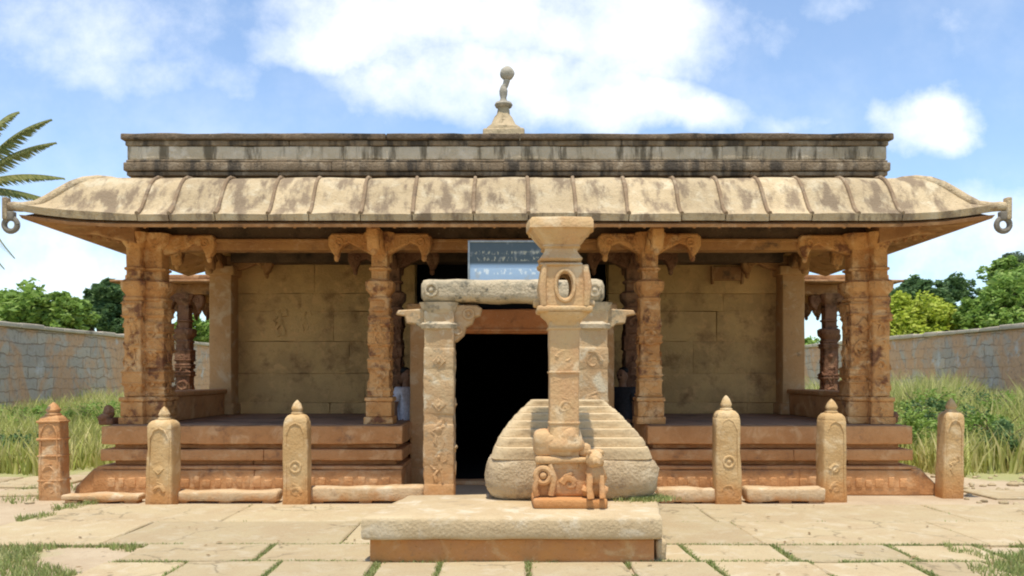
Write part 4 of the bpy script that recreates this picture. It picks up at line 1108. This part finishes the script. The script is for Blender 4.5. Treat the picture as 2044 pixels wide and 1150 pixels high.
# ------------------------------------------------------------------ trees
def leaves(name, blobs, n, size, material, parent, seed):
    """leaf clumps scattered through the volume of several uneven lobes"""
    rng = np.random.default_rng(seed)
    wts = np.array([b[3]*b[4] for b in blobs]); wts = wts/wts.sum()
    # sub-lobes break up the outline
    subs = []
    for (x, y, z, rx, rz) in blobs:
        for _ in range(40):
            d = rng.normal(size=3); d /= np.linalg.norm(d); k = rng.uniform(.55, 1.02)
            subs.append((x+d[0]*rx*k, y+d[1]*rx*k, z+d[2]*rz*k, rx*rng.uniform(.10, .32)))
    idx = rng.integers(0, len(subs), n); C_ = np.array([s[:3] for s in subs])[idx]; rr_ = np.array([s[3] for s in subs])[idx]
    d = rng.normal(size=(n, 3)); d /= np.linalg.norm(d, axis=1)[:, None]
    P = C_ + d*(rr_*rng.uniform(.3, 1., n)**.5)[:, None]
    a = rng.normal(size=(n, 3)); a /= np.linalg.norm(a, axis=1)[:, None]; a[:, 2] *= .6
    b = np.cross(a, d + rng.normal(size=(n, 3))*.5); b /= np.linalg.norm(b, axis=1)[:, None]
    s = (size*rng.uniform(.5, 1.3, n))[:, None]
    V = np.stack([P-a*s, P+b*s*.45, P+a*s, P-b*s*.45], 1).reshape(-1, 3)
    me = bpy.data.meshes.new(name); me.vertices.add(4*n); me.vertices.foreach_set('co', V.ravel())
    me.loops.add(4*n); me.loops.foreach_set('vertex_index', np.arange(4*n)); me.polygons.add(n); me.polygons.foreach_set('loop_start', np.arange(n)*4)
    me.update(calc_edges=True); me.materials.append(material)
    o = bpy.data.objects.new(name, me); COL.objects.link(o)
    if parent: o.parent = parent
    return o
def tree(x, y, h, blobs, n, size, material, label, seed, name='leafy_tree'):
    root = thing(name, label, 'tree', 'trees beyond the yard walls')
    mb = MB(); rr = random.Random(seed)
    c = Vector((x, y, h*.5))
    mb.tube([(x, y, -.1), (x+.1, y, h*.25), (x-.1, y+.1, h*.5)], [.32, .24, .17], 8)
    for (bx, by, bz, rx, rz) in blobs:
        for k in range(3):
            e = Vector((bx+rr.uniform(-.5, .5)*rx, by+rr.uniform(-.5, .5)*rx, bz+rr.uniform(-.3, .6)*rz)); m_ = c.lerp(e, .5)+Vector((0, 0, .3))
            mb.tube([tuple(c-Vector((0, 0, h*.1*k/3))), tuple(m_), tuple(e)], [.13, .08, .02], 6)
    mb.build('trunk', MT['bark'], root)
    leaves('crown', blobs, n, size, material, root, seed)
    settle(root, (x, y, 0))
def B(px, py, Y, rpx, rzpx, dy=0): return (wx(px, Y+dy), Y+dy, wz(py, Y+dy), rpx*(Y+dy)/F, rzpx*(Y+dy)/F)
tree(wx(70, 40), 40, wz(570, 40), [B(70, 628, 40, 75, 50), B(20, 632, 40, 70, 46, 2), B(130, 630, 40, 50, 40), B(60, 660, 40, 110, 50, 1)], 16000, .22, MT['leaf_a'], 'bright green bushy tree behind the left wall, lowest and widest', 1)
tree(wx(205, 48), 48, wz(560, 48), [B(215, 590, 48, 38, 28), B(190, 625, 48, 50, 35), B(240, 640, 48, 50, 40), B(160, 640, 48, 40, 30)], 12000, .22, MT['leaf_b'], 'darker green tree just left of the temple corner pillar, beyond the wall', 2)
tree(wx(410, 52), 52, wz(640, 52), [B(405, 660, 52, 45, 32), B(370, 665, 52, 40, 28)], 4000, .22, MT['leaf_a'], 'low green tree glimpsed between the left pavilion pillar and the back wall', 3)
tree(wx(1835, 46), 46, wz(600, 46), [B(1835, 640, 46, 82, 46), B(1785, 655, 46, 60, 40), B(1885, 660, 46, 50, 34, 1), B(1835, 700, 46, 110, 40), B(1760, 680, 46, 60, 40)], 26000, .17, MT['leaf_y'], 'rounded yellow green tree just right of the temple above the wall', 4)
tree(wx(1860, 52), 52, wz(540, 52), [B(1855, 585, 52, 60, 40), B(1810, 600, 52, 50, 38), B(1905, 600, 52, 50, 40, 2), B(1860, 640, 52, 110, 40)], 14000, .22, MT['leaf_b'], 'dark green tree behind the yellow green one', 5)
tree(wx(2010, 44), 44, wz(510, 44), [B(2030, 560, 48, 60, 45), B(1985, 620, 44, 55, 40), B(2050, 600, 44, 70, 60), B(1945, 640, 44, 40, 32), B(2010, 660, 44, 100, 35)], 18000, .2, MT['leaf_a'], 'mid green tree rising at the right edge above the wall', 6)
tree(wx(2045, 60), 60, wz(500, 60), [B(2040, 540, 60, 50, 34), B(2000, 560, 60, 26, 24), B(2080, 560, 60, 60, 60)], 8000, .24, MT['leaf_g'], 'hazy grey green tree top farthest back at the right edge', 7)
tree(wx(1620, 56), 56, wz(690, 56), [B(1600, 700, 56, 60, 22), B(1680, 705, 56, 60, 20)], 3000, .2, MT['leaf_a'], 'low green tree glimpsed under the right end of the porch', 8)

# palm at the left edge: arching feathered fronds
PT = thing('palm_tree', 'palm with arching feathery fronds at the left edge of the view', 'palm tree')
YPm = 21.; pc = Vector((wx(-70, YPm), YPm, wz(372, YPm)))
mb = MB(); mb.tube([(pc.x-.5, pc.y, 0), (pc.x-.4, pc.y, 2), (pc.x-.1, pc.y, 4.5), tuple(pc)], [.26, .2, .17, .15], 10); mb.build('trunk', MT['bark'], PT)
tips = [((122, 258), .35), ((122, 296), .25), ((108, 352), .2), ((100, 402), .12), ((15, 225), .5), ((60, 520), -.1), ((40, 535), -.3), ((-260, 260), .4), ((-280, 380), .2), ((-240, 480), .0), ((-150, 200), .6), ((-60, 210), .6)]
rr = random.Random(8)
for i, ((tx_, ty_), arch) in enumerate(tips):
    e = Vector((wx(tx_, YPm), YPm + rr.uniform(-.8, .8), wz(ty_, YPm)))
    mb = MB(); rp = []
    for k in range(15):
        t = k/14; p = pc.lerp(e, t); p.z += math.sin(t*PI*.9)*arch*1.1; rp.append(p)
    mb.tube([tuple(p) for p in rp], [.035*(1-k/16) for k in range(15)], 5)
    n = 70
    for k in range(4, n):
        t = k/n*13.99; a = int(t); p = rp[a].lerp(rp[min(a+1, 14)], t-a); tg = (rp[min(a+1, 14)]-rp[a]).normalized()
        for s_ in (-1, 1):
            ll = .30*math.sin(PI*min(1, .18+k/n*.85))+.06
            side = tg.cross(Vector((0, 0, 1))).normalized()*s_
            q = p + (tg*.75 + side*.6 + Vector((0, 0, -.5-rr.uniform(0, .3)))).normalized()*ll
            w = Vector((0, 0, .022)) + tg*.012
            mb.add([p-w, p+w, p.lerp(q, .6)+w*.8, q, p.lerp(q, .6)-w*.8], [(0, 1, 2, 3, 4)])
    mb.build('frond', MT['palm'], PT, smooth=False)
settle(PT, (pc.x-.5, pc.y, 0))

# weedy shrubs in the grass
def shrub(x, y, h, r, material, label, seed):
    root = thing('shrub', label, 'shrub', 'weedy shrubs in the grass')
    mb = MB(); q = random.Random(seed)
    for k in range(7): mb.tube([(x, y, 0), (x+q.uniform(-.4, .4)*r, y+q.uniform(-.4, .4)*r, h*.5), (x+q.uniform(-.8, .8)*r, y+q.uniform(-.8, .8)*r, h*q.uniform(.75, 1))], [.02, .014, .005], 5)
    mb.build('stems', MT['bark'], root)
    leaves('foliage', [(x, y, h*.55, r, h*.42)], 1800, .055, material, root, seed); settle(root, (x, y, 0))
sp__ = [(1800, 15.5, 1.05, .7, 'leaf_a', 'shrub nearest the right end of the porch'), (1880, 17.5, 1.1, .8, 'leaf_b', 'dark green shrub behind the rightmost stone post'), (1960, 16, .95, .7, 'leaf_a', 'bright shrub to the right of the rightmost stone post'),
        (2020, 14.2, .8, .6, 'leaf_b', 'shrub nearest the camera at the right edge of the grass'), (2035, 20, 1.3, .9, 'leaf_a', 'tallest shrub below the wall at the right edge'), (1860, 22, 1.2, 1., 'leaf_a', 'wide shrub at the foot of the right wall'),
        (60, 21, .8, .9, 'leaf_a', 'low shrub in the grass behind the leftmost post'), (210, 23, .9, .9, 'leaf_a', 'low shrub in the grass beside the left corner of the porch'), (15, 15, .5, .6, 'leaf_b', 'small dark shrub at the left edge of the grass'), (1950, 24, 1.3, 1.1, 'leaf_b', 'dark shrub against the right wall')]
for i, (p_, y_, h_, r_, m_, l_) in enumerate(sp__): shrub(wx(p_, y_), y_, h_, r_, MT[m_], l_, 200+i)

# rubble and pebbles on the sandy ground at the right and in the court
mb = MB(); q = random.Random(77)
for _ in range(260):
    if q.random() < .75: x, y = q.uniform(5.9, 9.2), q.uniform(9.2, 13.2)
    else: x, y = q.uniform(-8.5, -5.9), q.uniform(10.2, 12.6)
    r_ = q.uniform(.015, .05)*(1.5 if q.random() < .1 else 1)
    mb.tint = q.uniform(-.3, .1); mb.ball((x, y, r_*.3), r_, 7, sc=(q.uniform(.8, 1.4), 1, .6), amp=.5)
o = mb.build('rubble', MT['pave'], sharp=60); tag(o, 'small broken stones scattered on the sandy ground beside the platform', 'rubble', kind='stuff')

# fallen leaves and grit blown over the paving
mb = MB(); q = random.Random(5)
for _ in range(520):
    y = 5.8 + 4.4*q.random(); x = q.uniform(-6.5, 7.5)
    if nn(x, y, .8) < -.05: continue
    if -1.25 < x < 1.65 and y > 6.85 and y < 9: continue
    c_ = Vector((x, y, .046)); a_ = q.uniform(0, 6.28); l_ = q.uniform(.012, .035); e = Vector((math.cos(a_), math.sin(a_), q.uniform(-.1, .3)))*l_; f_ = Vector((-math.sin(a_), math.cos(a_), q.uniform(-.2, .2)))*l_*.5
    mb.add([c_-e, c_+f_, c_+e, c_-f_], [(0, 1, 2, 3)])
o = mb.build('fallen_leaves', MT['dryleaf'], smooth=False); tag(o, 'dry brown leaf litter scattered over the front paving', 'leaf litter', kind='stuff')

# ------------------------------------------------------------------ people standing beside the entrance
def skin(name, verts, edges, radii, material, parent=None, levels=2, root=0):
    me = bpy.data.meshes.new(name); me.from_pydata(verts, edges, [])
    o = bpy.data.objects.new(name, me); COL.objects.link(o)
    m_ = o.modifiers.new('skin', 'SKIN'); m_.use_smooth_shade = True
    for i, r_ in enumerate(radii):
        d = me.skin_vertices[0].data[i] if me.skin_vertices else None
        if d: d.radius = r_ if isinstance(r_, tuple) else (r_, r_); d.use_root = (i == root)
    s_ = o.modifiers.new('sub', 'SUBSURF'); s_.levels = 1; s_.render_levels = levels
    me.materials.append(material)
    if parent: o.parent = parent
    return o
def person(x, y, rz, label, shirt, legs, seed):
    root = thing('person', label, 'person')
    V = []; E = []; Rr = []
    def a(p, r_, par=None):
        V.append(p); Rr.append(r_)
        if par is not None: E.append((par, len(V)-1))
        return len(V)-1
    pel = a((0, 0, .93), (.14, .10)); wa = a((0, 0, 1.07), (.125, .09), pel); ch = a((0, 0, 1.27), (.155, .105), wa); nb = a((0, .0, 1.42), (.06, .06), ch); nk = a((0, -.01, 1.49), (.05, .052), nb)
    hd = a((0, -.02, 1.57), (.068, .082), nk); hd2 = a((0, -.015, 1.65), (.072, .088), hd); tp = a((0, 0, 1.70), (.04, .05), hd2)
    no = a((0, -.115, 1.585), .012, hd); 
    for s_ in (-1, 1):
        er = a((s_*.078, 0, 1.59), .014, hd)
        shd = a((s_*.17, 0, 1.38), .055, ch); el = a((s_*.22, .02, 1.11), .040, shd); wr = a((s_*.23, -.05, .88), .026, el); pm = a((s_*.23, -.07, .81), (.022, .036), wr)
        for j, (fy, fl) in enumerate(((-.035, .065), (-.012, .075), (.010, .07), (.030, .055))):
            f1 = a((s_*.23, -.07+fy, .76), .0095, pm); f2 = a((s_*.222, -.075+fy, .76-fl*.6), .0085, f1); f3 = a((s_*.21, -.075+fy, .76-fl), .007, f2)
        t1 = a((s_*.21, -.11, .80), .011, pm); t2 = a((s_*.20, -.13, .765), .009, t1)
        hp = a((s_*.09, 0, .86), .085, pel); kn = a((s_*.10, -.01, .49), .058, hp); an = a((s_*.10, .02, .10), .038, kn); ft = a((s_*.11, -.10, .035), (.04, .028), an); to = a((s_*.115, -.17, .025), (.035, .02), ft)
    body = skin('body', V, E, Rr, MT['skin'], root)
    # shirt, trousers, hair
    V = []; E = []; Rr = []
    c0 = a((0, 0, .84), (.175, .125)); c1 = a((0, 0, 1.0), (.16, .12), c0); c2 = a((0, 0, 1.15), (.155, .115), c1); c3 = a((0, 0, 1.30), (.175, .125), c2); c4 = a((0, 0, 1.42), (.08, .075), c3)
    for s_ in (-1, 1): h1 = a((s_*.18, 0, 1.38), .072, c3); h2 = a((s_*.215, .012, 1.20), .062, h1)
    skin('shirt', V, E, Rr, shirt, root)
    V = []; E = []; Rr = []
    c0 = a((0, 0, .95), (.155, .115))
    for s_ in (-1, 1): h1 = a((s_*.09, 0, .84), .10, c0); h2 = a((s_*.10, -.01, .48), .078, h1); h3 = a((s_*.10, .02, .10), .066, h2)
    skin('trousers', V, E, Rr, legs, root)
    V = []; E = []; Rr = []
    c0 = a((0, .03, 1.62), (.082, .088)); c1 = a((0, .02, 1.69), (.08, .092), c0); c2 = a((0, .01, 1.735), (.045, .055), c1)
    skin('hair', V, E, Rr, MT['hair'], root)
    mb = MB()
    for s_ in (-1, 1): mb.ball((s_*.03, -.095, 1.605), .011, 8)
    mb.tube([(-.022, -.098, 1.545), (0, -.105, 1.543), (.022, -.098, 1.545)], .006, 6)
    mb.build('eyes_and_mouth', MT['hair'], root)
    root.location = (x, y, 0); root.rotation_euler = (0, 0, rz); return root
person(wx(811, 12.45), 12.45, R(50), 'person in pale grey shirt standing left of the entrance behind the platform end', MT['shirt'], MT['darkcloth'], 1)
person(wx(1243, 12.5), 12.5, R(-40), 'person in dark clothes standing in shade right of the entrance', MT['darkcloth'], MT['darkcloth'], 2)
